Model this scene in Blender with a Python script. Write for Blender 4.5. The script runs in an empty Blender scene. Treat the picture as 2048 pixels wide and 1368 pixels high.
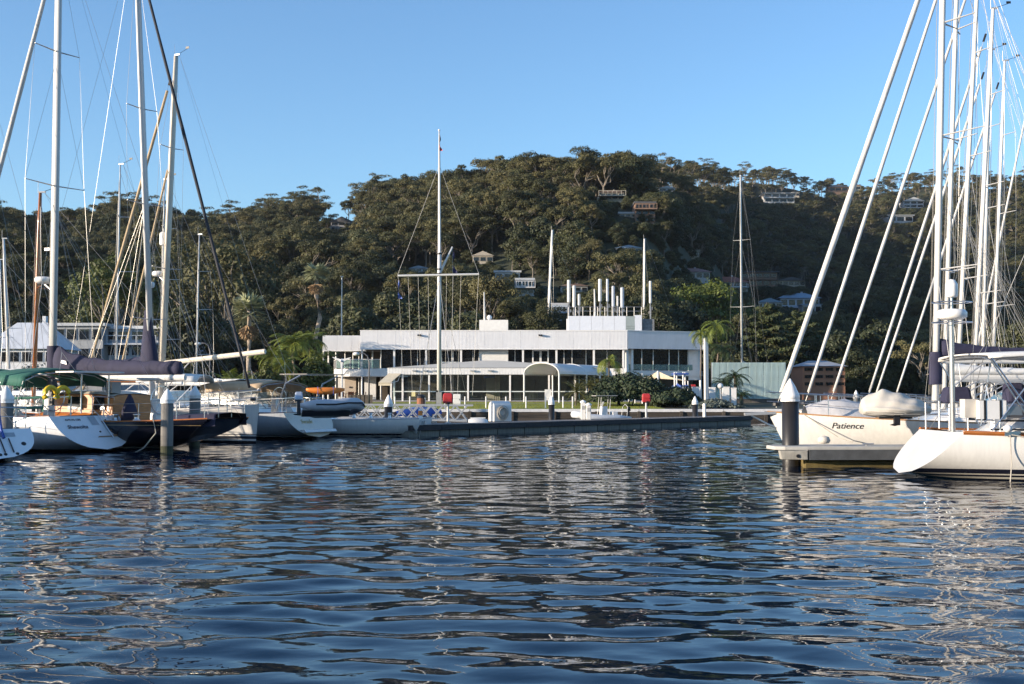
import bpy, bmesh, math, random
import numpy as np
from mathutils import Vector, Matrix, Euler
R_ = math.radians
SC = bpy.context.scene
COL = SC.collection
# ------------------------------------------------------------------ camera, sky, sun, exposure
FPX, EYE = 2400.0, 2.0                     # focal length in photo pixels, eye height over the water
PITCH = math.atan(102 / FPX)
cam = bpy.data.objects.new('camera', bpy.data.cameras.new('camera'))
COL.objects.link(cam); SC.camera = cam
cam.location = (0, 0, EYE); cam.rotation_euler = (math.pi / 2 + PITCH, 0, 0)
cam.data.sensor_width = 36; cam.data.lens = 36 * FPX / 2048
cam.data.clip_start = 0.1; cam.data.clip_end = 6000
SUN_EL, SUN_AZ = R_(10.5), R_(-111)          # azimuth clockwise from +Y: behind the camera on the left
W = bpy.data.worlds.new('World'); SC.world = W; W.use_nodes = True
nt = W.node_tree; nt.nodes.clear()
sky = nt.nodes.new('ShaderNodeTexSky'); sky.sky_type = 'NISHITA'; sky.sun_disc = False
sky.sun_elevation = SUN_EL; sky.sun_rotation = SUN_AZ
sky.air_density = 1.0; sky.dust_density = 0.65; sky.ozone_density = 3.8
bg = nt.nodes.new('ShaderNodeBackground'); bg.inputs[1].default_value = 0.14
wo = nt.nodes.new('ShaderNodeOutputWorld')
nt.links.new(sky.outputs[0], bg.inputs[0]); nt.links.new(bg.outputs[0], wo.inputs[0])
sl = bpy.data.lights.new('sun', 'SUN'); sl.energy = 4.2; sl.angle = R_(0.5); sl.color = (1, .84, .66)
so = bpy.data.objects.new('sun', sl); COL.objects.link(so)
to_sun = Vector((math.sin(SUN_AZ) * math.cos(SUN_EL), math.cos(SUN_AZ) * math.cos(SUN_EL), math.sin(SUN_EL)))
so.rotation_euler = to_sun.to_track_quat('Z', 'Y').to_euler(); so.location = to_sun * 200
SC.view_settings.view_transform = 'Standard'; SC.view_settings.look = 'None'
SC.view_settings.exposure = 1.08; SC.view_settings.gamma = 1
SC.cycles.max_bounces = 6; SC.cycles.diffuse_bounces = 2; SC.cycles.glossy_bounces = 3
SC.cycles.transparent_max_bounces = 12; SC.cycles.transmission_bounces = 4
SC.cycles.caustics_reflective = False; SC.cycles.caustics_refractive = False
SC.cycles.use_denoising = True
# ------------------------------------------------------------------ helpers
def ray(px, py):
    u, v = (px - 1024) / FPX, (684 - py) / FPX
    return Vector((u, math.cos(PITCH) - v * math.sin(PITCH), math.sin(PITCH) + v * math.cos(PITCH)))
def at(px, py, Y):                          # the place on a sight line at distance Y
    r = ray(px, py); t = Y / r.y
    return Vector((r.x * t, Y, EYE + r.z * t))
def on(px, py, z=0.0):                      # the place on a sight line at height z
    r = ray(px, py); t = (z - EYE) / r.z
    return Vector((r.x * t, r.y * t, z))
def ZY(py, Y): return at(1024, py, Y).z
def XP(px, Y): return (px - 1024) / FPX * Y
def tag(o, label=None, cat=None, group=None, kind=None):
    if label: o['label'] = label
    if cat: o['category'] = cat
    if group: o['group'] = group
    if kind: o['kind'] = kind
    return o
def link(o, parent=None):
    COL.objects.link(o)
    if parent: o.parent = parent
    return o
def thing(name, label, cat, loc=(0, 0, 0), rz=0, group=None):
    o = bpy.data.objects.new(name, None); o.empty_display_size = .3
    link(o); o.location = loc; o.rotation_euler = (0, 0, rz)
    return tag(o, label, cat, group)
class MB:
    def __init__(s): s.v = []; s.f = []; s.m = []; s.mi = 0
    def add(s, vs, fs):
        n = len(s.v); s.v += [tuple(p) for p in vs]
        for f in fs: s.f.append([i + n for i in f]); s.m.append(s.mi)
        return s
    def box(s, c, d, rz=0, rot=None, taper=1):
        x, y, z = d[0] / 2, d[1] / 2, d[2] / 2; t = taper
        P = [(-x, -y, -z), (x, -y, -z), (x, y, -z), (-x, y, -z), (-x*t, -y*t, z), (x*t, -y*t, z), (x*t, y*t, z), (-x*t, y*t, z)]
        m = rot if rot else Matrix.Rotation(rz, 3, 'Z')
        c = Vector(c); P = [c + m @ Vector(p) for p in P]
        return s.add(P, [(0, 3, 2, 1), (4, 5, 6, 7), (0, 1, 5, 4), (1, 2, 6, 5), (2, 3, 7, 6), (3, 0, 4, 7)])
    def bb(s, a, b):                         # axis-aligned box from corner to corner
        a, b = Vector(a), Vector(b)
        return s.box((a + b) / 2, [abs(q) for q in (b - a)])
    def beam(s, p, q, w, h=None):
        p, q = Vector(p), Vector(q); h = h or w; d = q - p
        if d.length < 1e-6: return s
        return s.box((p + q) / 2, (w, h, d.length), rot=d.to_track_quat('Z', 'Y').to_matrix())
    def tube(s, pts, r, n=6, ry=None, cap=True):
        pts = [Vector(p) for p in pts]; N = len(pts)
        rs = r if isinstance(r, (list, tuple)) else [r] * N
        V = []
        for i, p in enumerate(pts):
            d = (pts[min(i + 1, N - 1)] - pts[max(i - 1, 0)])
            m = d.to_track_quat('Z', 'Y').to_matrix() if d.length > 1e-9 else Matrix.Identity(3)
            for k in range(n):
                a = 2 * math.pi * k / n
                V.append(p + m @ Vector((math.cos(a) * rs[i], math.sin(a) * rs[i] * (ry or 1), 0)))
        Fc = [(i*n + k, i*n + (k+1) % n, (i+1)*n + (k+1) % n, (i+1)*n + k) for i in range(N - 1) for k in range(n)]
        if cap: Fc += [tuple(range(n))[::-1], tuple((N-1)*n + k for k in range(n))]
        return s.add(V, Fc)
    def loft(s, secs, closed=False, caps=False):
        n = len(secs[0]); V = [p for sec in secs for p in sec]; Fc = []
        for i in range(len(secs) - 1):
            for k in range(n if closed else n - 1):
                k2 = (k + 1) % n
                Fc.append((i*n + k, i*n + k2, (i+1)*n + k2, (i+1)*n + k))
        if caps: Fc += [tuple(range(n))[::-1], tuple((len(secs)-1)*n + k for k in range(n))]
        return s.add(V, Fc)
    def lathe(s, c, prof, n=16):
        c = Vector(c)
        return s.loft([[c + Vector((math.cos(2*math.pi*k/n)*r, math.sin(2*math.pi*k/n)*r, z)) for k in range(n)] for r, z in prof], True, True)
    def ball(s, c, rx, ry=None, rz=None, n=10):
        ry = ry or rx; rz = rz or rx; c = Vector(c); h = n // 2
        return s.loft([[c + Vector((math.cos(2*math.pi*k/n)*rx*math.sin(math.pi*j/h), math.sin(2*math.pi*k/n)*ry*math.sin(math.pi*j/h), -rz*math.cos(math.pi*j/h))) for k in range(n)] for j in range(h + 1)], True)
    def poly(s, ps): return s.add(ps, [tuple(range(len(ps)))])
    def prism(s, ps, off):
        n = len(ps); off = Vector(off); ps = [Vector(p) for p in ps]
        return s.add(ps + [p + off for p in ps], [tuple(range(n))[::-1], tuple(range(n, 2*n))] + [(k, (k+1) % n, n + (k+1) % n, n + k) for k in range(n)])
    def mesh(s, name, mats, smooth=False):
        me = bpy.data.meshes.new(name); me.from_pydata(s.v, [], s.f)
        for m in (mats if isinstance(mats, (list, tuple)) else [mats] if mats else []): me.materials.append(m)
        if any(s.m): me.polygons.foreach_set('material_index', s.m)
        if smooth: me.polygons.foreach_set('use_smooth', [True] * len(s.f))
        me.update(); return me
    def build(s, name, mats, parent=None, loc=None, smooth=False, world=False):
        o = bpy.data.objects.new(name, s.mesh(name, mats, smooth)); link(o, parent)
        if world and parent: o.location = -parent.location
        elif loc is not None: o.location = loc
        return o
def inst(name, me, parent=None, loc=(0, 0, 0), rot=(0, 0, 0), sc=(1, 1, 1)):
    o = bpy.data.objects.new(name, me); link(o, parent); o.location = loc; o.rotation_euler = rot; o.scale = sc
    return o
def copy_tree(o, parent=None):
    c = o.copy(); COL.objects.link(c); c.parent = parent
    for ch in list(o.children): copy_tree(ch, c)
    return c
def bevel(o, w=.02, seg=2):
    m = o.modifiers.new('bevel', 'BEVEL'); m.width = w; m.segments = seg; m.limit_method = 'ANGLE'; return o
def lerp(a, b, t): return a + (b - a) * t
def sstep(a, b, x):
    t = min(1, max(0, (x - a) / (b - a))); return t * t * (3 - 2 * t)
# ------------------------------------------------------------------ materials
MATS = {}
def M(name, col=(.8, .8, .8), rough=.6, metal=0, var=.1, scale=4, bump=0, bscale=30, rnd=0, coat=0, bands=None, streak=0, stretch=(1, 1, 1), attr=None, trans=0, hue=None):
    if name in MATS: return MATS[name]
    m = bpy.data.materials.new(name); m.use_nodes = True; t = m.node_tree; N, L = t.nodes, t.links
    b = N['Principled BSDF']; b.inputs['Roughness'].default_value = rough; b.inputs['Metallic'].default_value = metal
    if coat: b.inputs['Coat Weight'].default_value = coat; b.inputs['Coat Roughness'].default_value = .08
    tc = N.new('ShaderNodeTexCoord'); mp = N.new('ShaderNodeMapping'); mp.inputs['Scale'].default_value = stretch
    L.new(tc.outputs['Object'], mp.inputs[0])
    ns = N.new('ShaderNodeTexNoise'); ns.inputs['Scale'].default_value = scale; ns.inputs['Detail'].default_value = 5
    L.new(mp.outputs[0], ns.inputs['Vector'])
    if bands:
        sx = N.new('ShaderNodeSeparateXYZ'); L.new(tc.outputs['Object'], sx.inputs[0])
        mr = N.new('ShaderNodeMapRange'); mr.inputs[1].default_value = -1; mr.inputs[2].default_value = 3
        L.new(sx.outputs[2], mr.inputs[0])
        cr = N.new('ShaderNodeValToRGB'); cr.color_ramp.interpolation = 'CONSTANT'
        el = cr.color_ramp.elements; el[0].position = 0; el[0].color = (*bands[0][1], 1)
        while len(el) > 1 and len(bands) == 1: break
        el.remove(el[1])
        for z, c in bands[1:]:
            e = el.new((z + 1) / 4); e.color = (*c, 1)
        L.new(mr.outputs[0], cr.inputs[0]); src = cr.outputs[0]
    else:
        rgb = N.new('ShaderNodeRGB'); rgb.outputs[0].default_value = (*col, 1); src = rgb.outputs[0]
    def mul(src, fac_out, lo, hi):
        mr = N.new('ShaderNodeMapRange'); mr.inputs[1].default_value = .25; mr.inputs[2].default_value = .75
        mr.inputs[3].default_value = lo; mr.inputs[4].default_value = hi; L.new(fac_out, mr.inputs[0])
        mx = N.new('ShaderNodeMix'); mx.data_type = 'RGBA'; mx.blend_type = 'MULTIPLY'; mx.inputs[0].default_value = 1
        L.new(src, mx.inputs[6]); L.new(mr.outputs[0], mx.inputs[7]); return mx.outputs[2]
    if hue:                                   # a second leaf colour mixed in by object and by noise
        oi = N.new('ShaderNodeObjectInfo'); mx = N.new('ShaderNodeMix'); mx.data_type = 'RGBA'
        L.new(oi.outputs['Random'], mx.inputs[0]); L.new(src, mx.inputs[6]); mx.inputs[7].default_value = (*hue, 1); src = mx.outputs[2]
    if var: src = mul(src, ns.outputs[0], 1 - var, 1 + var)
    if streak:
        m2 = N.new('ShaderNodeMapping'); m2.inputs['Scale'].default_value = (5, 5, .35); L.new(tc.outputs['Object'], m2.inputs[0])
        n2 = N.new('ShaderNodeTexNoise'); n2.inputs['Scale'].default_value = 2.2; n2.inputs['Detail'].default_value = 4; L.new(m2.outputs[0], n2.inputs['Vector'])
        src = mul(src, n2.outputs[0], 1 - streak, 1 + streak * .3)
    if rnd:
        oi = N.new('ShaderNodeObjectInfo'); mr = N.new('ShaderNodeMapRange'); mr.inputs[3].default_value = 1 - rnd; mr.inputs[4].default_value = 1 + rnd
        L.new(oi.outputs['Random'], mr.inputs[0]); mx = N.new('ShaderNodeMix'); mx.data_type = 'RGBA'; mx.blend_type = 'MULTIPLY'; mx.inputs[0].default_value = 1
        L.new(src, mx.inputs[6]); L.new(mr.outputs[0], mx.inputs[7]); src = mx.outputs[2]
    if attr:
        a = N.new('ShaderNodeAttribute'); a.attribute_name = attr; mx = N.new('ShaderNodeMix'); mx.data_type = 'RGBA'; mx.blend_type = 'MULTIPLY'; mx.inputs[0].default_value = 1
        L.new(src, mx.inputs[6]); L.new(a.outputs[0], mx.inputs[7]); src = mx.outputs[2]
    L.new(src, b.inputs['Base Color'])
    if bump:
        nb = N.new('ShaderNodeTexNoise'); nb.inputs['Scale'].default_value = bscale; nb.inputs['Detail'].default_value = 4; L.new(mp.outputs[0], nb.inputs['Vector'])
        bp = N.new('ShaderNodeBump'); bp.inputs['Strength'].default_value = bump; bp.inputs['Distance'].default_value = .02
        L.new(nb.outputs[0], bp.inputs['Height']); L.new(bp.outputs[0], b.inputs['Normal'])
    if trans:
        tr = N.new('ShaderNodeBsdfTranslucent'); L.new(src, tr.inputs[0]); ms = N.new('ShaderNodeMixShader'); ms.inputs[0].default_value = trans
        L.new(b.outputs[0], ms.inputs[1]); L.new(tr.outputs[0], ms.inputs[2]); L.new(ms.outputs[0], N['Material Output'].inputs[0])
    MATS[name] = m; return m
def GLASS(name, tint=(.8, .9, .88), clear=.8, rough=.02):
    if name in MATS: return MATS[name]
    m = bpy.data.materials.new(name); m.use_nodes = True; t = m.node_tree; N, L = t.nodes, t.links; N.remove(N['Principled BSDF'])
    tr = N.new('ShaderNodeBsdfTransparent'); tr.inputs[0].default_value = (*tint, 1)
    gl = N.new('ShaderNodeBsdfGlossy'); gl.inputs['Roughness'].default_value = rough
    df = N.new('ShaderNodeBsdfDiffuse'); df.inputs[0].default_value = (*tint, 1)
    fr = N.new('ShaderNodeFresnel'); fr.inputs[0].default_value = 1.5
    m1 = N.new('ShaderNodeMixShader'); m1.inputs[0].default_value = clear; L.new(df.outputs[0], m1.inputs[1]); L.new(tr.outputs[0], m1.inputs[2])
    m2 = N.new('ShaderNodeMixShader'); L.new(fr.outputs[0], m2.inputs[0]); L.new(m1.outputs[0], m2.inputs[1]); L.new(gl.outputs[0], m2.inputs[2])
    L.new(m2.outputs[0], N['Material Output'].inputs[0]); MATS[name] = m; return m
M('white_paint', (.78, .77, .75), .35, var=.05); M('gelcoat', (.72, .71, .685), .22, var=.04, streak=.06, coat=.3)
M('alloy', (.5, .5, .5), .5, .7, var=.06); M('steel', (.62, .62, .62), .32, 1, var=.03)
M('mast_white', (.6, .595, .575), .32, var=.05, scale=2); M('mast_tan', (.6, .54, .44), .4, var=.06); M('varnish', (.36, .125, .03), .25, var=.25, scale=3, stretch=(1, 6, 6), coat=.5)
M('teak', (.36, .2, .09), .5, var=.2, stretch=(1, 8, 8)); M('black', (.012, .012, .014), .5, var=.1); M('dark_rubber', (.018, .02, .026), .75, var=.2, bump=.3)
M('navy_cloth', (.022, .022, .052), .85, var=.25, scale=2.5, bump=.5, bscale=6); M('green_cloth', (.02, .11, .08), .8, var=.2, bump=.3, bscale=8); M('cream_cloth', (.5, .47, .42), .85, var=.12, scale=3, bump=.4, bscale=7)
M('grey_cloth', (.5, .49, .49), .85, var=.14, bump=.5, bscale=9); M('tan_cloth', (.48, .35, .22), .85, var=.15, bump=.3, bscale=8); M('white_cloth', (.72, .71, .68), .8, var=.08, bump=.3, bscale=8)
M('furled_sail', (.56, .55, .53), .8, var=.14, scale=1.5, bump=.6, bscale=5); M('tan_sail', (.42, .32, .2), .8, var=.15, scale=2, bump=.5); M('black_sail', (.02, .022, .03), .8, var=.2)
M('wire', (.36, .35, .33), .4, .6, var=0); M('rope', (.42, .39, .34), .9, var=.15, scale=30); M('red', (.42, .03, .03), .4, var=.1); M('orange', (.75, .22, .03), .5, var=.12); M('yellow', (.7, .48, .02), .5, var=.1)
M('blue', (.03, .08, .32), .6, var=.15); M('grey_tube', (.42, .45, .5), .55, var=.1); M('glass_dark', (.012, .014, .016), .06, var=.3); M('text_ink', (.03, .03, .05), .5, var=0); M('text_gold', (.5, .38, .15), .4, var=0)
M('concrete', (.3, .29, .26), .9, var=.2, bump=.4, streak=.25); M('white_wood', (.72, .72, .72), .6, var=.08)
GLASS('glass', (.82, .9, .87), .985); GLASS('clear_vinyl', (.75, .72, .66), .72, .12)
m = MATS
FONT_ITALIC = .28
def text(name, body, size, mat, parent, loc, rot, shear=0, align='CENTER', thick=.003, sx=1):
    c = bpy.data.curves.new(name, 'FONT'); c.body = body; c.size = size; c.shear = shear; c.align_x = align; c.align_y = 'CENTER'; c.extrude = thick; c.offset = .004 * size
    o = bpy.data.objects.new(name + '_t', c); me = bpy.data.meshes.new_from_object(o); bpy.data.objects.remove(o); bpy.data.curves.remove(c)
    me.materials.clear(); me.materials.append(mat)
    return inst(name, me, parent, loc, rot, (sx, 1, 1))
# ------------------------------------------------------------------ water
rng = np.random.default_rng(7)
def wave_height(X, Y):
    Z = np.zeros_like(X)
    comps = []
    for i in range(64):
        lam = float(np.exp(rng.uniform(math.log(.3), math.log(2.2))))
        ang = rng.normal(0, .48) + R_(6)
        sl_ = .0124 * math.exp(-(math.log(lam / .78) / .6) ** 2) + .0022
        k = 2 * math.pi / lam
        comps.append((k * math.sin(ang), k * math.cos(ang), sl_ * lam / (2 * math.pi), rng.uniform(0, 2 * math.pi)))
    env = 1 + .35 * np.sin(X * .21 + 1.3 + .8 * np.sin(Y * .13)) * np.sin(Y * .17 + .4 + np.sin(X * .09))
    for kx, ky, a, p in comps:
        ph = X * kx + Y * ky + p
        Z += a * (np.sin(ph) + .18 * np.cos(2 * ph))
    return Z * env
def water():
    ys = np.concatenate([np.arange(4, 20, .05), np.arange(20, 60, .12), np.arange(60, 104, .28)])
    us = np.linspace(-.5, .5, 560)
    U, Yg = np.meshgrid(us, ys); X = U * Yg
    Zg = wave_height(X, Yg) * np.clip((104 - Yg) / 10, 0, 1) * np.clip((Yg - 3.9) / 1.5, 0, 1)
    edge = np.clip((.5 - np.abs(U)) / .02, 0, 1); Zg *= edge
    n, mcol = X.shape
    V = np.stack([X, Yg, Zg], -1).reshape(-1, 3)
    idx = np.arange(n * mcol).reshape(n, mcol)
    Q = np.stack([idx[:-1, :-1], idx[:-1, 1:], idx[1:, 1:], idx[1:, :-1]], -1).reshape(-1, 4)
    ex = np.array([(-400, -300, 0), (400, -300, 0), (400, 4, 0), (2, 4, 0), (-2, 4, 0), (-400, 4, 0), (400, 104, 0), (52, ys[-1], 0), (-52, ys[-1], 0), (-400, 104, 0)], float)
    o = len(V); V = np.concatenate([V, ex])
    Q = np.concatenate([Q, np.array([(o, o+1, o+2, o+5), (o+3, o+2, o+6, o+7), (o+5, o+4, o+8, o+9)])])
    me = bpy.data.meshes.new('water')
    me.vertices.add(len(V)); me.vertices.foreach_set('co', V.ravel())
    me.loops.add(Q.size); me.loops.foreach_set('vertex_index', Q.ravel().astype(np.int32))
    me.polygons.add(len(Q)); me.polygons.foreach_set('loop_start', np.arange(0, Q.size, 4, dtype=np.int32)); me.polygons.foreach_set('loop_total', np.full(len(Q), 4, np.int32))
    me.polygons.foreach_set('use_smooth', [True] * len(Q)); me.update(); me.validate()
    wm = bpy.data.materials.new('water'); wm.use_nodes = True; t = wm.node_tree; b = t.nodes['Principled BSDF']
    b.inputs['Base Color'].default_value = (.0005, .0095, .026, 1); b.inputs['Roughness'].default_value = .015; b.inputs['IOR'].default_value = 1.34
    tc = t.nodes.new('ShaderNodeTexCoord'); prev = None
    for sc_, dist, st in ((2.3, .02, .5), (6.5, .0055, .5)):
        mp = t.nodes.new('ShaderNodeMapping'); mp.inputs['Scale'].default_value = (.62, 1, 1); t.links.new(tc.outputs['Object'], mp.inputs[0])
        nz = t.nodes.new('ShaderNodeTexNoise'); nz.inputs['Scale'].default_value = sc_; nz.inputs['Detail'].default_value = 2; nz.inputs['Roughness'].default_value = .45
        t.links.new(mp.outputs[0], nz.inputs['Vector'])
        bp = t.nodes.new('ShaderNodeBump'); bp.inputs['Strength'].default_value = st; bp.inputs['Distance'].default_value = dist
        t.links.new(nz.outputs[0], bp.inputs['Height'])
        if prev: t.links.new(prev.outputs[0], bp.inputs['Normal'])
        prev = bp
    t.links.new(prev.outputs[0], b.inputs['Normal'])
    me.materials.append(wm)
    tag(link(bpy.data.objects.new('water', me)), 'rippled dark blue harbour water', kind='structure')
water()
# ------------------------------------------------------------------ terrain
SKY = [(-900, 400), (-300, 415), (0, 420), (60, 427), (150, 411), (250, 406), (350, 426), (430, 422), (550, 402), (600, 397), (640, 418), (668, 442), (700, 400), (725, 380), (800, 368), (850, 350), (900, 346),
       (1000, 336), (1080, 322), (1150, 330), (1230, 302), (1300, 322), (1400, 330), (1500, 332), (1560, 334), (1650, 362), (1720, 358), (1800, 352), (1900, 344), (2048, 346), (2400, 340), (3000, 330)]
RID = [(-900, 380), (0, 380), (400, 385), (660, 400), (760, 400), (1000, 375), (1230, 370), (1310, 410), (1400, 560), (1500, 690), (1700, 720), (2048, 720), (3000, 740)]
_sx, _sy = zip(*SKY); _rx, _ry = zip(*RID)
TREE_H = 12.5
def hill(X, Y):
    X, Y = np.asarray(X, float), np.asarray(Y, float)
    px = X / np.maximum(Y, 1) * FPX + 1024
    R = np.interp(px, _rx, _ry); E = 786 - np.interp(px, _sx, _sy)
    Hr = EYE + E * R / FPX - np.interp(px, [0, 660, 900, 1230, 1400, 1550], [11.8, 11.8, 13, 12.5, 9, 8.5])
    Yf = 150 + 15 * np.sin(px * .004)
    t = np.clip((Y - Yf) / (R - Yf), 0, 1.6)
    w = np.clip((px - 1300) / 160, 0, 1); tt = np.minimum(t, 1)
    g = np.where(t < 1, (1 - (1 - tt) ** 1.35) * (1 - w) + tt ** 1.9 * w, 1 - .16 * (t - 1))
    n = 3.0 * np.sin(X * .035 + 1) * np.sin(Y * .03 + X * .012) + 1.8 * np.sin(X * .09 + Y * .05)
    base = np.interp(Y, [84, 110, 150], [.75, 1.15, 1.3])
    return base + (Hr - 1.3) * g + n * np.clip(t * 3, 0, 1) * np.clip((1.15 - t) * 4, 0, 1)
def terrain():
    ys = np.concatenate([np.arange(86, 150, 4), np.arange(150, 800, 5), np.arange(800, 1300, 40)])
    us = np.linspace(-.8, .8, 220)
    U, Y = np.meshgrid(us, ys); X = U * Y; Z = hill(X, Y)
    n, c = X.shape; idx = np.arange(n * c).reshape(n, c)
    Q = np.stack([idx[:-1, :-1], idx[:-1, 1:], idx[1:, 1:], idx[1:, :-1]], -1).reshape(-1, 4)
    me = bpy.data.meshes.new('hill'); me.from_pydata(np.stack([X, Y, Z], -1).reshape(-1, 3).tolist(), [], Q.tolist())
    me.materials.append(M('forest_floor', (.026, .032, .014), .95, var=.5, scale=.15, bump=.4, bscale=2)); me.polygons.foreach_set('use_smooth', [True] * len(Q)); me.update()
    tag(link(bpy.data.objects.new('hill', me)), 'steep wooded hillside behind the marina', kind='structure')
terrain()
def gz(x, y): return float(hill(x, y))
def hit(px, py, y0=140):                     # where a sight line meets the hillside
    r = ray(px, py); y = y0
    while y < 800:
        t = y / r.y
        if EYE + r.z * t < gz(r.x * t, y): break
        y += 2
    return Vector((r.x * y / r.y, y, gz(r.x * y / r.y, y)))

def far_shore():                              # the wooded shore across the bay, behind the viewer: it is what the windows mirror
    b = MB(); k = 60; secs = []
    for i in range(k + 1):
        a = R_(-100 + 200 * i / k) + math.pi / 2 + math.pi; hh = 42 + 14 * math.sin(i * .7) + 9 * math.sin(i * 1.9)
        c = lambda r, z: (math.cos(a) * r, math.sin(a) * r, z); secs.append([c(600, -1), c(640, hh * .45), c(720, hh), c(900, hh * .8)])
    tag(b.loft(secs).build('far_shore_hills', M('far_wood', (.03, .036, .018), .95, var=.5, scale=.05), smooth=True), 'low wooded hills across the bay', kind='structure')
far_shore()
# ------------------------------------------------------------------ shore: lawn, sea wall, pontoons
def sheet(name, ps, mat, label, kind='structure', th=.25):
    o = MB().prism([Vector(p) - Vector((0, 0, th)) for p in ps], (0, 0, th)).build(name, mat); return tag(o, label, kind=kind)
M('grass', (.2, .22, .03), .9, var=.3, scale=1.2, bump=.6, bscale=40); M('paving', (.36, .3, .24), .85, var=.15, scale=2)
sheet('lawn', [(-14, 86.3, .88), (11, 86.3, .88), (11, 108, 1.2), (-14, 108, 1.2)], m['grass'], 'clipped green lawn in front of the glass pavilion')
sheet('terrace_paving', [(-24, 108.05, 1.21), (14, 108.05, 1.21), (14, 128, 1.26), (-24, 128, 1.26)], m['paving'], 'pale paved terrace under the clubhouse')
def grass_blades():
    rr = random.Random(3); b = MB()
    for i in range(9000):
        x = rr.uniform(-13.8, 10.8); y = 86.4 + 21 * rr.random() ** 1.6; z = lerp(.88, 1.2, (y - 86.3) / 21.7); h = rr.uniform(.03, .09); a = rr.uniform(-.03, .03)
        b.add([(x - .02, y, z), (x + .02, y, z), (x + a, y + rr.uniform(-.03, .03), z + h)], [(0, 1, 2)])
    tag(b.build('grass', m['grass']), 'short grass blades of the lawn', 'grass', kind='stuff')
grass_blades()
M('wall_timber', (.055, .045, .036), .9, var=.35, scale=2, stretch=(.3, 1, 3), rnd=.35, bump=.5)
def sea_wall():
    root = thing('sea_wall', 'long dark timber sea wall with pale capping behind the pontoon', 'sea wall', (0, 85, 0))
    MB().box((0, .75, .1), (190, .9, 1.1)).build('backing', m['concrete'], root)
    cap_me = MB().box((0, 0, 0), (5.96, .8, .2)).mesh('capping', M('capping', (.62, .62, .62), .6, var=.12, rnd=.06))
    pl = MB().box((0, 0, 0), (5.9, .07, .2)).mesh('plank', m['wall_timber'])
    po = MB().box((0, 0, 0), (.22, .16, 1.4)).mesh('post', m['wall_timber'])
    for i in range(-9, 10):
        x = i * 6
        inst('capping', cap_me, root, (x, .55, .76)) if abs(i) < 30 else 0
        for k in range(4): inst('plank', pl, root, (x, .25 + random.uniform(-.015, .015), .55 - k * .22), (0, random.uniform(-.004, .004), 0))
        inst('post', po, root, (x - 3, .16, .0)); inst('post', po, root, (x, .17, .0))
sea_wall()
def pile(px, tipY_px, Y, dia, cone, body, z0=-1.5, name='mooring_pile', label='', bare=0, caph=None):
    p = at(px, tipY_px, Y); root = thing(name, label, 'pile', (p.x, Y, 0), 0, 'mooring piles with pointed caps'); r = dia / 2; zt = p.z; ch = caph or dia * 1.45
    MB().lathe((0, 0, 0), [(r, z0), (r, zt - ch - .02)], 20).build('shaft', body, root, smooth=False).data.polygons.foreach_set('use_smooth', [True] * 20 + [False] * 2)
    prof = [(r * 1.1, zt - ch), (r * 1.12, zt - ch * .78), (r * 1.06, zt - ch * .72), (r * .55, zt - ch * .3), (r * .12, zt - .02), (.01, zt)]
    MB().lathe((0, 0, 0), prof, 20).build('cap', cone, root, smooth=True)
    MB().lathe((0, 0, 0), [(r * 1.14, zt - ch - .03), (r * 1.14, zt - ch + .03)], 20).build('cap_rim', cone, root)
    if bare: MB().lathe((0, 0, 0), [(r * 1.02, -.4), (r * 1.02, bare)], 20).build('tide_band', M('weed', (.05, .055, .03), .9, var=.5, bump=.6), root)
    return root
M('pile_black', (.022, .02, .019), .42, var=.25, scale=2, streak=.3); M('pile_grey', (.17, .16, .145), .8, var=.25, scale=3, bump=.5, streak=.35); M('cap_white', (.82, .81, .79), .4, var=.05, streak=.08)
pile(1580, 757, 33.0, .46, m['cap_white'], m['pile_black'], label='near black pile with white pointed cap beside the finger pontoon', caph=.6)
pile(335, 777, 39.8, .40, m['cap_white'], m['pile_grey'], label='weathered grey pile with white cap in front of the navy yacht', bare=.25, caph=.46)
pile(390, 771, 45.5, .40, m['cap_white'], m['pile_grey'], label='grey pile with white cap just behind the first one', bare=.25, caph=.46)
pile(13, 771, 36.5, .42, m['cap_white'], m['pile_grey'], label='grey pile with white cap behind the leftmost stern', caph=.5)
pile(777, 789, 64, .43, m['cap_white'], m['pile_black'], label='black pile with white cap in front of the gangway', caph=.62)
pile(1103, 791, 70, .34, m['cap_white'], m['pile_black'], label='black pile with white cap at the middle of the long pontoon', caph=.5)
pile(1390, 792, 76, .36, m['cap_white'], m['pile_black'], label='black pile with white cap near the end of the long pontoon', caph=.5)
for q, (px, Y) in enumerate(((62, 58), (30, 60))):
    pile(px - 14 + 0 * q, 778, Y, .4, m['cap_white'], m['pile_grey'], label=('white capped pile under the green bimini, the right one', 'white capped pile under the green bimini, the left one')[q], caph=.46)
pile(1712, 780, 92, .4, m['cap_white'], m['pile_grey'], label='far pile with white cap seen between the right forestays, the left one', caph=.6)
pile(1755, 782, 92, .4, m['cap_white'], m['pile_grey'], label='far pile with white cap seen between the right forestays, the right one', caph=.6)
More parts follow.
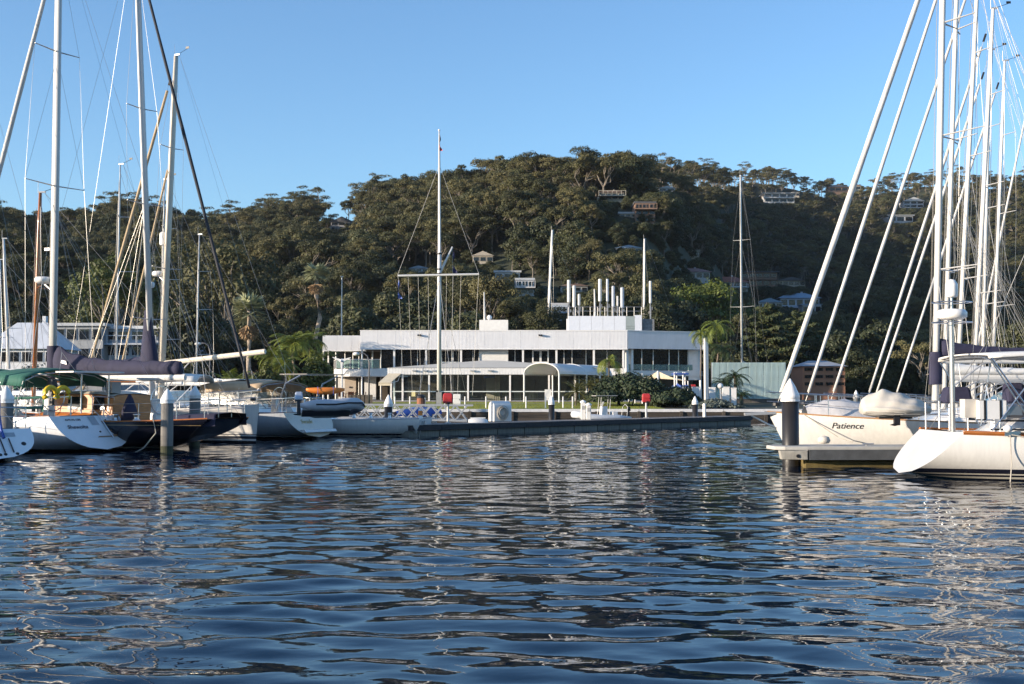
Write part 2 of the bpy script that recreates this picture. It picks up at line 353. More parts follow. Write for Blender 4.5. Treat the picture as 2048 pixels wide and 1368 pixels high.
def long_pontoon():
    A, B = on(820, 874), on(1505, 848.5); d = (B - A); L = d.length; a = math.atan2(d.y, d.x)
    root = thing('long_pontoon', 'long floating pontoon with dark rubber fender and concrete floats', 'pontoon', (A.x, A.y, 0), a)
    n = 15; w = L / n; W_ = 2.4
    fl = MB().box((0, 0, 0), (w - .07, W_ - .2, .62)).mesh('float', M('float_concrete', (.2, .2, .175), .9, var=.25, scale=2, rnd=.12, streak=.35, bump=.4))
    fe = MB().box((0, 0, 0), (w - .012, .16, .25)).mesh('fender_strip', m['dark_rubber'])
    dk = MB().box((0, 0, 0), (.193, W_ - .1, .04)).mesh('deck_plank', M('deck_timber', (.2, .18, .16), .8, var=.2, rnd=.2, stretch=(6, .4, 1)))
    for i in range(n):
        x = (i + .5) * w
        inst('float', fl, root, (x, W_ / 2, -.04)); inst('fender_strip', fe, root, (x, .06, .4)); inst('fender_strip', fe, root, (x, W_ - .06, .4))
    for i in range(int(L / .2)): inst('deck_plank', dk, root, (.1 + i * .2, W_ / 2, .5))
    return A, d.normalized(), root
PA, PD, PON = long_pontoon()
PN = Vector((-PD.y, PD.x, 0))
def pon(px, back=.5, z=.52):                # a place on the pontoon deck under photo column px
    u = (px - 1024) / FPX; O = PA + PN * back
    t = (u * O.y - O.x) / (PD.x - u * PD.y); q = O + PD * t; return Vector((q.x, q.y, z))
def finger_pontoon():
    A = on(1590, 935); root = thing('finger_pontoon', 'pale concrete finger pontoon with rubber edge under the near black pile', 'pontoon', (A.x, A.y, 0), R_(2))
    top = [(-.55, 0), (-.3, -.14), (.3, -.2), (9.5, -.2), (9.5, 1.1), (-.3, 1.1), (-.6, .7)]
    bevel(MB().prism([(x, y, .47) for x, y in top], (0, 0, .1)).build('deck', M('deck_grey', (.42, .41, .38), .8, var=.12, bump=.3), root), .02)
    MB().box((4.8, .5, .12), (9.0, 1.0, .5)).build('float', M('float_weedy', (.12, .09, .03), .9, var=.5, scale=3, bump=.6), root)
    for k in range(3): MB().box((1.75 + k * 2.9, -.2, .35), (2.87, .16, .27)).build('fender_strip', M('carpet', (.075, .08, .085), .95, var=.25, bump=.6, bscale=60), root)
    bevel(MB().prism([(-.4, -.16, .22), (.28, -.28, .22), (.28, -.28, .47), (-.1, -.24, .46), (-.45, -.16, .46)], (0, .2, 0)).build('corner_bracket', m['concrete'], root), .02)
    MB().tube([(.02, -.27, .32), (.02, -.2, .32)], .05, 10).build('bolt', m['black'], root)
    for x in (2.0, 5.5):
        c = MB(); c.box((x, .02, .585), (.12, .1, .05)); c.tube([(x - .16, .02, .63), (x + .16, .02, .63)], .022, 6); c.build('cleat', m['alloy'], root)
    f = MB(); f.lathe((.85, .2, .62), [(.01, .0), (.14, .02), (.18, .1), (.14, .19), (.04, .22)], 12); f.build('fender_knob', m['cream_cloth'], root, smooth=True)
finger_pontoon()
# ------------------------------------------------------------------ foliage
LEAF_SHADE = 'leaf_shade'
def leaf_mesh(name, quads, shades, mats, extra=None):
    """quads: (n,4,3) array of leaf faces; extra: MB of wood, second material"""
    q = np.asarray(quads, float); n = len(q); V = q.reshape(-1, 3).tolist(); Fc = np.arange(n * 4).reshape(n, 4).tolist()
    mi = [0] * n
    if extra:
        o = len(V); V += extra.v; Fc += [[i + o for i in f] for f in extra.f]; mi += [1] * len(extra.f)
    me = bpy.data.meshes.new(name); me.from_pydata(V, [], Fc)
    for x in mats: me.materials.append(x)
    me.polygons.foreach_set('material_index', mi)
    a = me.attributes.new(LEAF_SHADE, 'FLOAT_COLOR', 'FACE')
    sh = np.ones((len(Fc), 4)); sh[:n, :3] = np.asarray(shades)[:, None] if np.ndim(shades) == 1 else shades
    a.data.foreach_set('color', sh.ravel()); me.update(); return me
def leaf_quads(P, Nrm, size, rg, asp=.55):
    """square-ish leaf sprays at P facing about Nrm"""
    n = len(P); t = rg.normal(size=(n, 3)); t -= (t * Nrm).sum(1, keepdims=True) * Nrm; t /= np.linalg.norm(t, axis=1, keepdims=True) + 1e-9
    b = np.cross(Nrm, t); s = (size * rg.uniform(.6, 1.35, n))[:, None]
    return np.stack([P - t * s, P + b * s * asp - t * s * .1, P + t * s, P - b * s * asp + t * s * .1], 1)
def clump(c, rx, rz, n, size, rg, flat=.5):
    d = rg.normal(size=(n, 3)); d /= np.linalg.norm(d, axis=1, keepdims=True)
    d[:, 2] = np.where(d[:, 2] < -.35, -d[:, 2] * .6, d[:, 2])
    rad = rg.uniform(.62, 1.05, n) ** .6
    P = np.array(c) + d * rad[:, None] * np.array([rx, rx, rz]) * (1 + .18 * np.sin(d[:, :1] * 5 + c[0]) * np.cos(d[:, 1:2] * 4))
    Nn = d * np.array([1, 1, 1.4]) + rg.normal(size=(n, 3)) * .55; Nn /= np.linalg.norm(Nn, axis=1, keepdims=True)
    return leaf_quads(P, Nn, size, rg)
def bent(p, q, k, rg, amp):
    p, q = np.array(p, float), np.array(q, float); L = np.linalg.norm(q - p)
    return [tuple(p + (q - p) * t + (rg.normal(size=3) * amp * L * math.sin(math.pi * t) if 0 < t < 1 else 0)) for t in np.linspace(0, 1, k)]
def gum_parts(seed, H=13, spread=4.6, nlimb=5, per=3, leaves=380, size=.18, flat=.62, base=.42, droop=0):
    """a eucalypt: bare forked limbs carrying separate flattened leaf clumps"""
    rg = np.random.default_rng(seed); wood = MB(); L = []; fork = H * base
    top = (rg.normal() * .5, rg.normal() * .5, fork)
    wood.tube(bent((0, 0, -2), top, 5, rg, .02), [.34, .3, .27, .24, .2], 7)
    centers = []
    for i in range(nlimb):
        a = 2 * math.pi * i / nlimb + rg.uniform(-.5, .5); r = spread * rg.uniform(.35, .8); z = H * rg.uniform(.62, .92)
        e = (top[0] + math.cos(a) * r, top[1] + math.sin(a) * r, z)
        pl = bent(top, e, 5, rg, .07); wood.tube(pl, [.18, .14, .11, .08, .05], 5)
        for k in range(per):
            c = (e[0] + rg.normal() * spread * .22, e[1] + rg.normal() * spread * .22, e[2] + rg.uniform(-.07, .09) * H)
            wood.tube(bent(pl[2], c, 4, rg, .05), [.09, .07, .05, .025], 4); centers.append(c)
    for k in range(2): centers.append((top[0] + rg.normal() * .8, top[1] + rg.normal() * .8, H * rg.uniform(.86, .97)))
    Q = [clump(c, spread * rg.uniform(.26, .42), spread * rg.uniform(.17, .27) * flat * 1.7, int(leaves * rg.uniform(.8, 1.2)), size, rg) for c in centers]
    cs = np.concatenate([np.full(len(q), rg.uniform(.8, 1.15)) for q in Q]); Q = np.concatenate(Q)
    return Q, cs * rg.uniform(.72, 1.28, len(Q)), wood
def dense_parts(seed, H=10, rx=4, n=14, leaves=560, size=.19):
    rg = np.random.default_rng(seed); wood = MB(); wood.tube(bent((0, 0, -2), (0, 0, H * .6), 4, rg, .02), [.3, .26, .2, .1], 6); Q = []; cs = []
    for i in range(n):
        t = (i + .5) / n; a = i * 2.4; r = rx * .62 * math.sqrt(max(0, 1 - (2 * t - .85) ** 2)) * rg.uniform(.75, 1.1)
        c = (math.cos(a) * r, math.sin(a) * r, H * (.2 + .68 * t)); q = clump(c, rx * rg.uniform(.36, .5), rx * rg.uniform(.28, .38), leaves, size, rg); Q.append(q); cs.append(np.full(len(q), rg.uniform(.8, 1.15)))
        wood.tube(bent((0, 0, H * (.1 + .4 * t)), c, 4, rg, .05), [.1, .07, .05, .03], 4)
    Q = np.concatenate(Q); return Q, np.concatenate(cs) * rg.uniform(.72, 1.28, len(Q)), wood
M('gum_leaf', (.07, .077, .025), .7, var=.15, scale=.6, attr=LEAF_SHADE, hue=(.1, .09, .034), trans=.22, rnd=.3)
M('dark_leaf', (.042, .056, .02), .65, var=.15, scale=.6, attr=LEAF_SHADE, hue=(.068, .07, .026), trans=.18, rnd=.3)
M('bright_leaf', (.1, .13, .02), .6, var=.15, scale=.6, attr=LEAF_SHADE, hue=(.075, .09, .02), trans=.25)
M('bark', (.19, .165, .135), .85, var=.3, scale=2, stretch=(1, 1, .3), bump=.3); M('dark_bark', (.1, .085, .07), .9, var=.3)
TREES = []
for sd, kw in ((11, {}), (12, dict(spread=5.2, nlimb=6)), (13, dict(H=15, spread=5, per=2)), (14, dict(H=12, spread=5.6, nlimb=6, flat=.45)), (15, dict(H=14, spread=4, nlimb=4, base=.5)), (16, dict(H=11, spread=4.4, base=.35))):
    TREES.append(('gum_tree', m['gum_leaf'], m['bark'], gum_parts(sd, **kw)))
for sd, kw in ((21, {}), (22, dict(H=12, rx=4.6, n=16)), (23, dict(H=8.5, rx=4.2))):
    TREES.append(('bushy_tree', m['dark_leaf'], m['dark_bark'], dense_parts(sd, **kw)))
TREES.append(('gum_tree', m['gum_leaf'], m['bark'], gum_parts(17, H=16, spread=5.4, nlimb=5, per=2, leaves=200, flat=.38, base=.55)))   # open umbrella crown for the skyline
TREE_ME = [(nm, leaf_mesh('crown', q, s, [lm]), w.mesh('trunk', bm, True)) for nm, lm, bm, (q, s, w) in TREES]
VARH = [13, 13, 15, 12, 14, 11, 10, 12, 8.5, 16]
HOUSE_CLEAR = []                              # (px0, px1, py_top, py_bottom, Y) windows kept open in front of houses
def plant_hill():
    rr = random.Random(5); pts = []
    y = 150.0
    while y < 750:
        step = 3.9 + (y - 150) * .006
        x = -.46 * y
        while x < .46 * y:
            X = x + rr.uniform(-.45, .45) * step; Yq = y + rr.uniform(-.45, .45) * step
            px = X / Yq * FPX + 1024; Rr = np.interp(px, _rx, _ry)
            if Yq < Rr + 14 and not (Yq < 190 and rr.random() < .35): pts.append((X, Yq, px, Yq / Rr))
            x += step * 1.05
        y += step
    keep = []
    for X, Yq, px, t in pts:
        z = gz(X, Yq); hh = rr.uniform(6.2, 11) * (1.06 if px > 1350 else 1)
        if t > .93:
            v = rr.choice([0, 2, 3, 9, 9, 4, 1])
            if rr.random() < .14: v = 9; hh = rr.uniform(11.5, 14.5)
        else: v = rr.choices(range(10), [5, 5, 3, 4, 2, 5, 3, 3, 2, 1])[0]
        if Yq < 215: v = rr.choices([6, 7, 8, 0, 5], [4, 3, 4, 1, 2])[0]; hh *= .85
        VH = VARH[v]; s = hh / VH
        H = hh; pyt = 786 - (z + H - EYE) / Yq * FPX; pyb = 786 - (z - EYE) / Yq * FPX; hw = 5 * s / Yq * FPX
        lim = [d - .1 * (d - c) for a, b, c, d, hy in HOUSE_CLEAR if px + hw * .85 > a and px - hw * .85 < b and pyt < d - .1 * (d - c) and pyb > c - 6 and Yq < hy + 3]
        if lim:
            room = (786 - max(lim)) * Yq / FPX + EYE - z
            if room < .7: continue
            v = 8 if room < 7 else rr.choice([6, 8, 5]); s = min(hh, room * 1.05) / VARH[v]; pyt = max(lim)
            for q in range(5 if room < 5 else 2): 
                xx, yy = X + rr.uniform(-3, 3), Yq + rr.uniform(-3, 3); keep.append((xx, yy, gz(xx, yy) - .3, s * rr.uniform(.5, .8), 8, rr.uniform(0, 6.28), px, 1000))
        if Yq < 460:
            xx, yy = X + rr.uniform(-2.5, 2.5), Yq + rr.uniform(-2.5, 2.5); keep.append((xx, yy, gz(xx, yy) - .4, rr.uniform(.16, .36), rr.choice([6, 8, 8]), rr.uniform(0, 6.28), px, 1000))
        keep.append((X, Yq, z - .3, s, v, rr.uniform(0, 6.28), px, pyt))
    # size in the picture and whether something nearer hides it
    keep.sort(key=lambda k: k[1])
    hor = {}; ind, rest = [], []
    for k in keep:
        b = int(k[6] // 14); top = min(hor.get(q, 1368) for q in (b - 1, b, b + 1))
        vis = -40 < k[6] < 2090 and k[7] < top - 5
        for q in (b - 1, b, b + 1): hor[q] = min(hor.get(q, 1368), k[7] + 14)
        (ind if vis and k[7] < 690 and len(ind) < 285 else rest).append(k)
    for X, Yq, z, s, v, a, px, pyt in ind:
        nm, cme, tme = TREE_ME[v]
        near = next(w for lim_, w in ((130, 'at the far left edge'), (270, 'behind the first two masts'), (400, 'behind the tan mast'), (560, 'behind the black forestay'), (690, 'beside the saddle'), (850, 'left of the flagpole'), (1000, 'behind the flagpole'), (1150, 'left of the antennas'), (1330, 'above the antennas'), (1500, 'behind the slim mast'), (1700, 'behind the leaning forestays'), (9999, 'behind the right masts')) if px < lim_)
        tall = 'taller' if s * VARH[v] > 8.6 else 'shorter'
        kindw = f'{tall} olive gum tree' if nm == 'gum_tree' else f'{tall} dense dark tree'
        band = 'low on' if pyt > 560 else 'halfway up' if pyt > 430 else 'near the top of'
        root = thing(nm, f'{kindw} {band} the hill {near}', 'tree', (X, Yq, z), a, f'{kindw}s {band} the hill {near}')
        root.scale = (s, s, s * rr.uniform(.9, 1.1))
        inst('crown', cme, root); inst('trunk', tme, root)
    # all other trees of the wood as one mass
    pc = bpy.data.collections.new('wood_kinds'); objs = []
    for i, (nm, lm, bm, (q, s, w)) in enumerate(TREES):
        o = bpy.data.objects.new('kind_%02d' % i, leaf_mesh('kind', q, s, [lm, bm], w)); pc.objects.link(o)
    me = bpy.data.meshes.new('forest'); me.from_pydata([(k[0], k[1], k[2]) for k in rest], [], [])
    for nme, ty, vals in (('kind', 'INT', [k[4] for k in rest]), ('turn', 'FLOAT', [k[5] for k in rest]), ('size', 'FLOAT', [k[3] for k in rest])):
        at_ = me.attributes.new(nme, ty, 'POINT'); at_.data.foreach_set('value', vals)
    fo = tag(link(bpy.data.objects.new('forest', me)), 'mass of olive gum trees covering the hillside', 'forest', kind='stuff')
    g = bpy.data.node_groups.new('forest', 'GeometryNodeTree'); g.interface.new_socket('Geometry', in_out='INPUT', socket_type='NodeSocketGeometry'); g.interface.new_socket('Geometry', in_out='OUTPUT', socket_type='NodeSocketGeometry')
    N, L = g.nodes, g.links; gi, go = N.new('NodeGroupInput'), N.new('NodeGroupOutput')
    ci = N.new('GeometryNodeCollectionInfo'); ci.inputs[0].default_value = pc; ci.inputs['Separate Children'].default_value = True; ci.inputs['Reset Children'].default_value = True
    ip = N.new('GeometryNodeInstanceOnPoints'); ip.inputs['Pick Instance'].default_value = True
    def na(nme, ty):
        n_ = N.new('GeometryNodeInputNamedAttribute'); n_.data_type = ty; n_.inputs[0].default_value = nme; return n_.outputs[0]
    cb = N.new('ShaderNodeCombineXYZ'); L.new(na('turn', 'FLOAT'), cb.inputs[2])
    L.new(gi.outputs[0], ip.inputs['Points']); L.new(ci.outputs[0], ip.inputs['Instance']); L.new(na('kind', 'INT'), ip.inputs['Instance Index'])
    L.new(cb.outputs[0], ip.inputs['Rotation']); L.new(na('size', 'FLOAT'), ip.inputs['Scale']); L.new(ip.outputs[0], go.inputs[0])
    md = fo.modifiers.new('forest', 'NODES'); md.node_group = g
    print('TREES', len(ind), len(rest))
# ------------------------------------------------------------------ palms and garden plants
M('palm_leaf', (.17, .2, .03), .55, var=.2, scale=1, attr=LEAF_SHADE, trans=.25, hue=(.12, .16, .025)); M('palm_dark', (.035, .06, .018), .55, var=.2, attr=LEAF_SHADE, trans=.2)
M('palm_dead', (.3, .2, .11), .9, var=.3, attr=LEAF_SHADE); M('palm_trunk', (.15, .12, .095), .9, var=.3, scale=3, stretch=(1, 1, 4), bump=.5)
def frond(rg, L, a, el, droop, wid, nleaf, Q):
    """an arching feather leaf: leaflets hung along a curved rib"""
    pts = []; p = np.zeros(3); e = el; st = L / 10
    for i in range(11):
        pts.append(p.copy()); p = p + st * np.array([math.cos(a) * math.cos(e), math.sin(a) * math.cos(e), math.sin(e)]); e -= droop / 10
    pts = np.array(pts); side = np.array([-math.sin(a), math.cos(a), 0])
    for k in range(nleaf):
        t = (k + .5) / nleaf * 9.99; i = int(t); c = pts[i] + (pts[i + 1] - pts[i]) * (t - i); d = pts[i + 1] - pts[i]; d = d / np.linalg.norm(d)
        w = wid * (math.sin(math.pi * (.12 + .84 * t / 10)) ** .7) * rg.uniform(.8, 1.1)
        for s in (-1, 1):
            tip = c + side * s * w * .75 + d * w * .6 + np.array([0, 0, -w * rg.uniform(.25, .7)]); wd = d * L / nleaf * .75
            Q.append([c - wd * .5, c + wd * .5, tip + wd * .15, tip - wd * .15])
def feather_palm(name, label, cat, base, H, crownL, n, leaf, r=.14, droop=1.9, lean=(0, 0), seed=1, group=None, nl=22, elmin=-.3, wid=.5):
    rg = np.random.default_rng(seed); root = thing(name, label, cat, base, 0, group); top = np.array([lean[0], lean[1], H])
    if H > .3: MB().tube(bent((0, 0, -.3), top, 6, rg, .015), [r * 1.5, r * 1.1, r, r, r * .9, r * .9], 8).build('trunk', m['palm_trunk'], root, smooth=True)
    Q = []; 
    for i in range(n): frond(rg, crownL * rg.uniform(.8, 1.12), i * 2.4 + rg.uniform(-.2, .2), rg.uniform(elmin, 1.25), droop * rg.uniform(.8, 1.2), wid * crownL / 2, nl, Q)
    Q = np.array(Q) + top; inst('crown', leaf_mesh('crown', Q, rg.uniform(.7, 1.3, len(Q)), [leaf]), root); return root
def fan_palm(name, label, base, H, R, skirt, seed=1, lean=0):
    rg = np.random.default_rng(seed); root = thing(name, label, 'palm tree', base, 0); top = np.array([lean, 0, H])
    MB().tube(bent((0, 0, -.5), top, 7, rg, .008), [.34, .28, .26, .25, .25, .24, .23], 8).build('trunk', M('fan_trunk', (.34, .28, .22), .9, var=.3, scale=3, stretch=(1, 1, 4), bump=.5), root, smooth=True)
    def fans(n, e0, e1, R, mat, nm, z):
        Q = []
        for i in range(n):
            a = i * 2.4 + rg.uniform(-.2, .2); e = rg.uniform(e0, e1); d = np.array([math.cos(a) * math.cos(e), math.sin(a) * math.cos(e), math.sin(e)]); s = np.array([-math.sin(a), math.cos(a), 0]); u = np.cross(d, s)
            hub = top + np.array([0, 0, z]) + d * R * .5 * rg.uniform(.7, 1.1)
            for k in range(9):
                b = R_(-80 + 20 * k); v = d * math.cos(b) + s * math.sin(b) + u * .15 * rg.normal(); tip = hub + v * R * .6 * rg.uniform(.8, 1.1) - np.array([0, 0, R * .12]); w = (s * math.cos(b) - d * math.sin(b)) * R * .06
                Q.append([hub - w * .3, hub + w * .3, (hub + tip) / 2 + w, tip])
                Q.append([hub - w * .3, (hub + tip) / 2 - w, tip, hub + w * .2])
        inst(nm, leaf_mesh(nm, Q, rg.uniform(.7, 1.3, len(Q)), [mat]), root)
    fans(44, -.5, 1.3, R, M('fan_leaf', (.32, .34, .2), .6, var=.2, attr=LEAF_SHADE, trans=.15), 'crown', 0)
    fans(60, -1.52, -1.05, R * .8, m['palm_dead'], 'dead_leaf_skirt', -skirt * .25)
    return root
def g0(px, py, Y): p = at(px, py, Y); return Vector((p.x, Y, gz(p.x, Y)))
def palms():
    b = g0(637, 690, 135); fan_palm('fan_palm', 'tall fan palm with dead leaf skirt left of the clubhouse', b, ZY(548, 135) - b.z, 1.75, 3, 3, lean=-.3)
    b = g0(498, 690, 132); fan_palm('fan_palm', 'shorter shaggy fan palm behind the leaning black forestay', b, ZY(622, 132) - b.z, 2.4, 4, 4)
    for i, (px, pyt, Y, L, sd, lb) in enumerate(((545, 705, 118, 2.4, 1, 'low bright green palm clump at the left of the garden'), (585, 680, 121, 2.7, 2, 'tallest bright green feather palm left of the clubhouse'), (618, 676, 124, 2.4, 3, 'bright feather palm touching the clubhouse corner'), (565, 722, 114, 2.2, 4, 'small feather palm in front of the bright palms'), (640, 715, 124, 2.4, 5, 'lowest feather palm beside the clubhouse balcony'))):
        b = g0(px, 790, Y); feather_palm('feather_palm', lb, 'palm tree', b, max(.5, ZY(pyt, Y) - b.z - .3), L, 26, m['palm_leaf'], seed=30 + sd, group='bright palms left of the clubhouse', droop=1.6, wid=.5)
    for px, pyt, Y, L, sd, lb in ((462, 770, 92, 2.1, 9, 'young spiky palm behind the tan bimini'), (436, 785, 100, 1.6, 10, 'small spiky palm behind the white bow')):
        b = g0(px, 800, Y); feather_palm('spiky_palm', lb, 'palm tree', b, max(.3, ZY(pyt, Y) - b.z), L, 30, m['palm_leaf'], seed=40 + sd, droop=1.1, wid=.35)
    Y = 104; b = g0(1219, 790, Y); feather_palm('feather_palm', 'slim palm in front of the clubhouse right corner', 'palm tree', b, ZY(722, Y) - b.z, 2.0, 15, m['palm_leaf'], r=.09, seed=51, droop=2.3)
    for px, py, Y, L, sd, lb in ((1402, 668, 114, 1.6, 52, 'tall thin palm at the clubhouse right end'), (1434, 652, 117, 2.3, 53, 'tallest palm between clubhouse and aqua fence'), (1445, 700, 116, 1.9, 54, 'short dark palm in front of the aqua fence')):
        b = g0(px, 790, Y); feather_palm('feather_palm', lb, 'palm tree', b, ZY(py, Y) - b.z, L, 18, m['palm_leaf'] if sd != 54 else m['palm_dark'], r=.08, seed=sd, droop=2.2)
    for px, py, Y, L, sd, lb in ((1470, 752, 104, 1.7, 55, 'round date palm against the aqua fence'), (1446, 765, 103, 1.3, 56, 'lower date palm left of the round one'), (1483, 792, 100, 1.1, 57, 'small palm at the foot of the aqua fence')):
        b = g0(px, 795, Y); feather_palm('date_palm', lb, 'palm tree', b, max(.2, ZY(py, Y) - b.z), L, 34, m['palm_dark'], r=.16, seed=sd, droop=1.5, wid=.3, nl=26)
    for px, py, Y, L, sd, lb in ((1152, 778, 94, 1.3, 61, 'yellow green cordyline clump, left one beside the hedge'), (1178, 768, 96, 1.4, 62, 'yellow green cordyline clump, tallest beside the hedge'), (1200, 765, 97, 1.2, 63, 'yellow green cordyline clump growing out of the hedge'), (1165, 800, 91, .9, 64, 'lowest leafy clump at the lawn edge'), (1238, 760, 98, 1.1, 65, 'cordyline clump above the hedge top')):
        b = g0(px, 805, Y); feather_palm('cordyline', lb, 'shrub', b, max(.25, ZY(py, Y) - b.z - .2), L, 40, M('cordyline', (.1, .1, .025), .6, var=.25, attr=LEAF_SHADE, trans=.2), r=.07, seed=sd, droop=1.0, wid=.22, nl=12, group='cordylines beside the hedge')
palms()
def bush(name, label, px0, px1, pyt, Y, leaf, depth=2.5, n=16, leaves=420, size=.13, seed=1, pyb=812, cat='bush'):
    rg = np.random.default_rng(seed); x0, x1 = XP(px0, Y), XP(px1, Y); zt = ZY(pyt, Y); cx = (x0 + x1) / 2; zb = gz(cx, Y); root = thing(name, label, cat, (cx, Y, zb), 0); hw = (x1 - x0) / 2; h = zt - zb; Q = []
    for i in range(n):
        t = rg.uniform(-1, 1); y = rg.uniform(-.8, .8) * depth; zz = h * math.sqrt(max(0.05, 1 - t * t)) * rg.uniform(.3, .66) * (1 - .3 * abs(y) / depth)
        Q.append(clump((t * hw * .8, y, zz), hw * rg.uniform(.26, .4) + .2, zz * .75, leaves, size, rg))
    Q = np.concatenate(Q); inst('foliage', leaf_mesh('foliage', Q, rg.uniform(.65, 1.3, len(Q)), [leaf]), root)
    w = MB()
    for k in range(5): w.tube(bent((rg.uniform(-.5, .5) * hw, 0, -.3), (rg.uniform(-.7, .7) * hw, rg.uniform(-.5, .5), h * .6), 4, rg, .05), [.06, .05, .04, .02], 5)
    w.build('stem', m['dark_bark'], root)
bush('hedge', 'large dark rounded hedge right of the lawn', 1178, 1350, 742, 95, M('hedge_leaf', (.022, .038, .012), .7, var=.2, attr=LEAF_SHADE), 2.6, 46, 620, seed=71, cat='hedge'); bush('hedge', 'lower dark hedge mound running to the right', 1300, 1400, 772, 93, MATS['hedge_leaf'], 2, 34, 520, seed=72, cat='hedge')
bush('flowering_shrub', 'low grey green shrubs in front of the white garden walls', 1385, 1480, 797, 90, M('silver_leaf', (.1, .12, .1), .7, var=.3, attr=LEAF_SHADE), 1.2, 16, 260, .1, seed=73)
bush('garden_shrub', 'bank of scrub under the parked cars', 425, 510, 742, 119, m['bright_leaf'], 2, 14, 300, .15, seed=74); bush('garden_shrub', 'grey green shrub below the white pyramid roof', 28, 115, 712, 120, M('silver_leaf', (.1, .12, .1)), 2, 12, 300, .15, seed=75)
bush('garden_shrub', 'dry brown hanging shrub on the bank below the cars', 470, 545, 735, 123, M('dry_leaf', (.14, .1, .045), .8, var=.3, attr=LEAF_SHADE), 2, 12, 280, .15, seed=76)
bush('garden_shrub', 'bright green bush left of the clubhouse balcony', 602, 668, 708, 116, m['bright_leaf'], 2, 22, 420, .15, seed=77); bush('garden_shrub', 'bright green bush behind the tan dodger', 500, 560, 716, 112, m['bright_leaf'], 2, 20, 420, .15, seed=78)
def big_tree(name, label, px, pyt, Y, parts, leaf, bark, sc=1, a=0, baseH=13):
    b = g0(px, 780, Y); H = ZY(pyt, Y) - b.z; s = H / baseH; root = thing(name, label, 'tree', b, a); root.scale = (s * sc, s * sc, s)
    q, sh, w = parts; inst('crown', leaf_mesh('crown', q, sh, [leaf]), root); inst('trunk', w.mesh('trunk', bark, True), root)
M('conifer_leaf', (.045, .06, .018), .7, var=.2, attr=LEAF_SHADE, trans=.15)
def conifer_parts(seed, H=12, R=4.5):
    rg = np.random.default_rng(seed); wood = MB(); wood.tube(bent((0, 0, -1), (0, 0, H), 5, rg, .01), [.35, .3, .22, .14, .04], 7); Q = []
    for i in range(46):
        z = H * (.12 + .85 * i / 46); r = R * (1 - (z / H) ** 1.6) * rg.uniform(.75, 1.1) + .4; a = i * 2.4; e = (math.cos(a) * r, math.sin(a) * r, z + r * .18); wood.tube([(0, 0, z), e], [.06, .02], 4)
        for k in range(5): t = .3 + .17 * k; Q.append(clump((e[0] * t, e[1] * t, z + r * .18 * t), r * .26 + .1, .28, 95, .2, rg))
    Q = np.concatenate(Q); return Q, rg.uniform(.65, 1.35, len(Q)), wood
big_tree('conifer', 'broad olive conifer behind the aqua fence', 1535, 604, 150, conifer_parts(81, 12, 5.5), m['conifer_leaf'], m['dark_bark'], 1, 0, 12)
big_tree('conifer', 'second broad conifer right of the first behind the fence', 1600, 618, 158, conifer_parts(82, 12, 5.5), m['conifer_leaf'], m['dark_bark'], 1, 1, 12)
for px, pyt, Y, sd, lb in ((1430, 566, 170, 91, 'sunlit round gum behind the clubhouse right end'), (1085, 610, 150, 92, 'leafy tree behind the clubhouse roof centre'), (900, 560, 160, 94, 'bare limbed brown tree behind the flagpole'), (980, 565, 155, 95, 'brown dry tree right of the flagpole'), (250, 545, 150, 96, 'yellow green tree behind the second mast'), (440, 500, 165, 97, 'large dark gum behind the leaning black forestay'), (1250, 500, 190, 98, 'big brown gum above the rooftop antennas'), (1180, 480, 200, 93, 'broad gum left of the antennas')):
    big_tree('garden_tree', lb, px, pyt, Y, gum_parts(sd, H=13, spread=5.4, nlimb=6, per=3, leaves=330, size=.2, flat=.8, base=.3), m['bright_leaf'] if sd in (91, 96) else m['gum_leaf'], m['bark'], .95, sd)
for px, pyt, Y, sd in ((780, 580, 165, 1), (850, 590, 150, 2), (710, 610, 150, 3), (1330, 612, 152, 4), (380, 600, 145, 5), (150, 600, 170, 6), (940, 620, 140, 7), (1370, 600, 160, 8), (1680, 660, 150, 9), (1760, 640, 160, 10), (60, 600, 175, 11), (320, 610, 160, 12)):
    big_tree('garden_tree', f"dark leafy tree standing at the foot of the hill, {['left of the flagpole', 'just behind the flagpole', 'behind the clubhouse left wing', 'right of the antennas', 'behind the tan mast', 'behind the white house', 'left of the rooftop box', 'behind the slim mast', 'behind the right forestays', 'near the right masts', 'above the pyramid roof', 'behind the second mast'][sd-1]}", 'tree' and px, pyt, Y, dense_parts(100 + sd, 10, 4.4, 16, 420, .24), m['dark_leaf'], m['dark_bark'], 1, sd, 10)
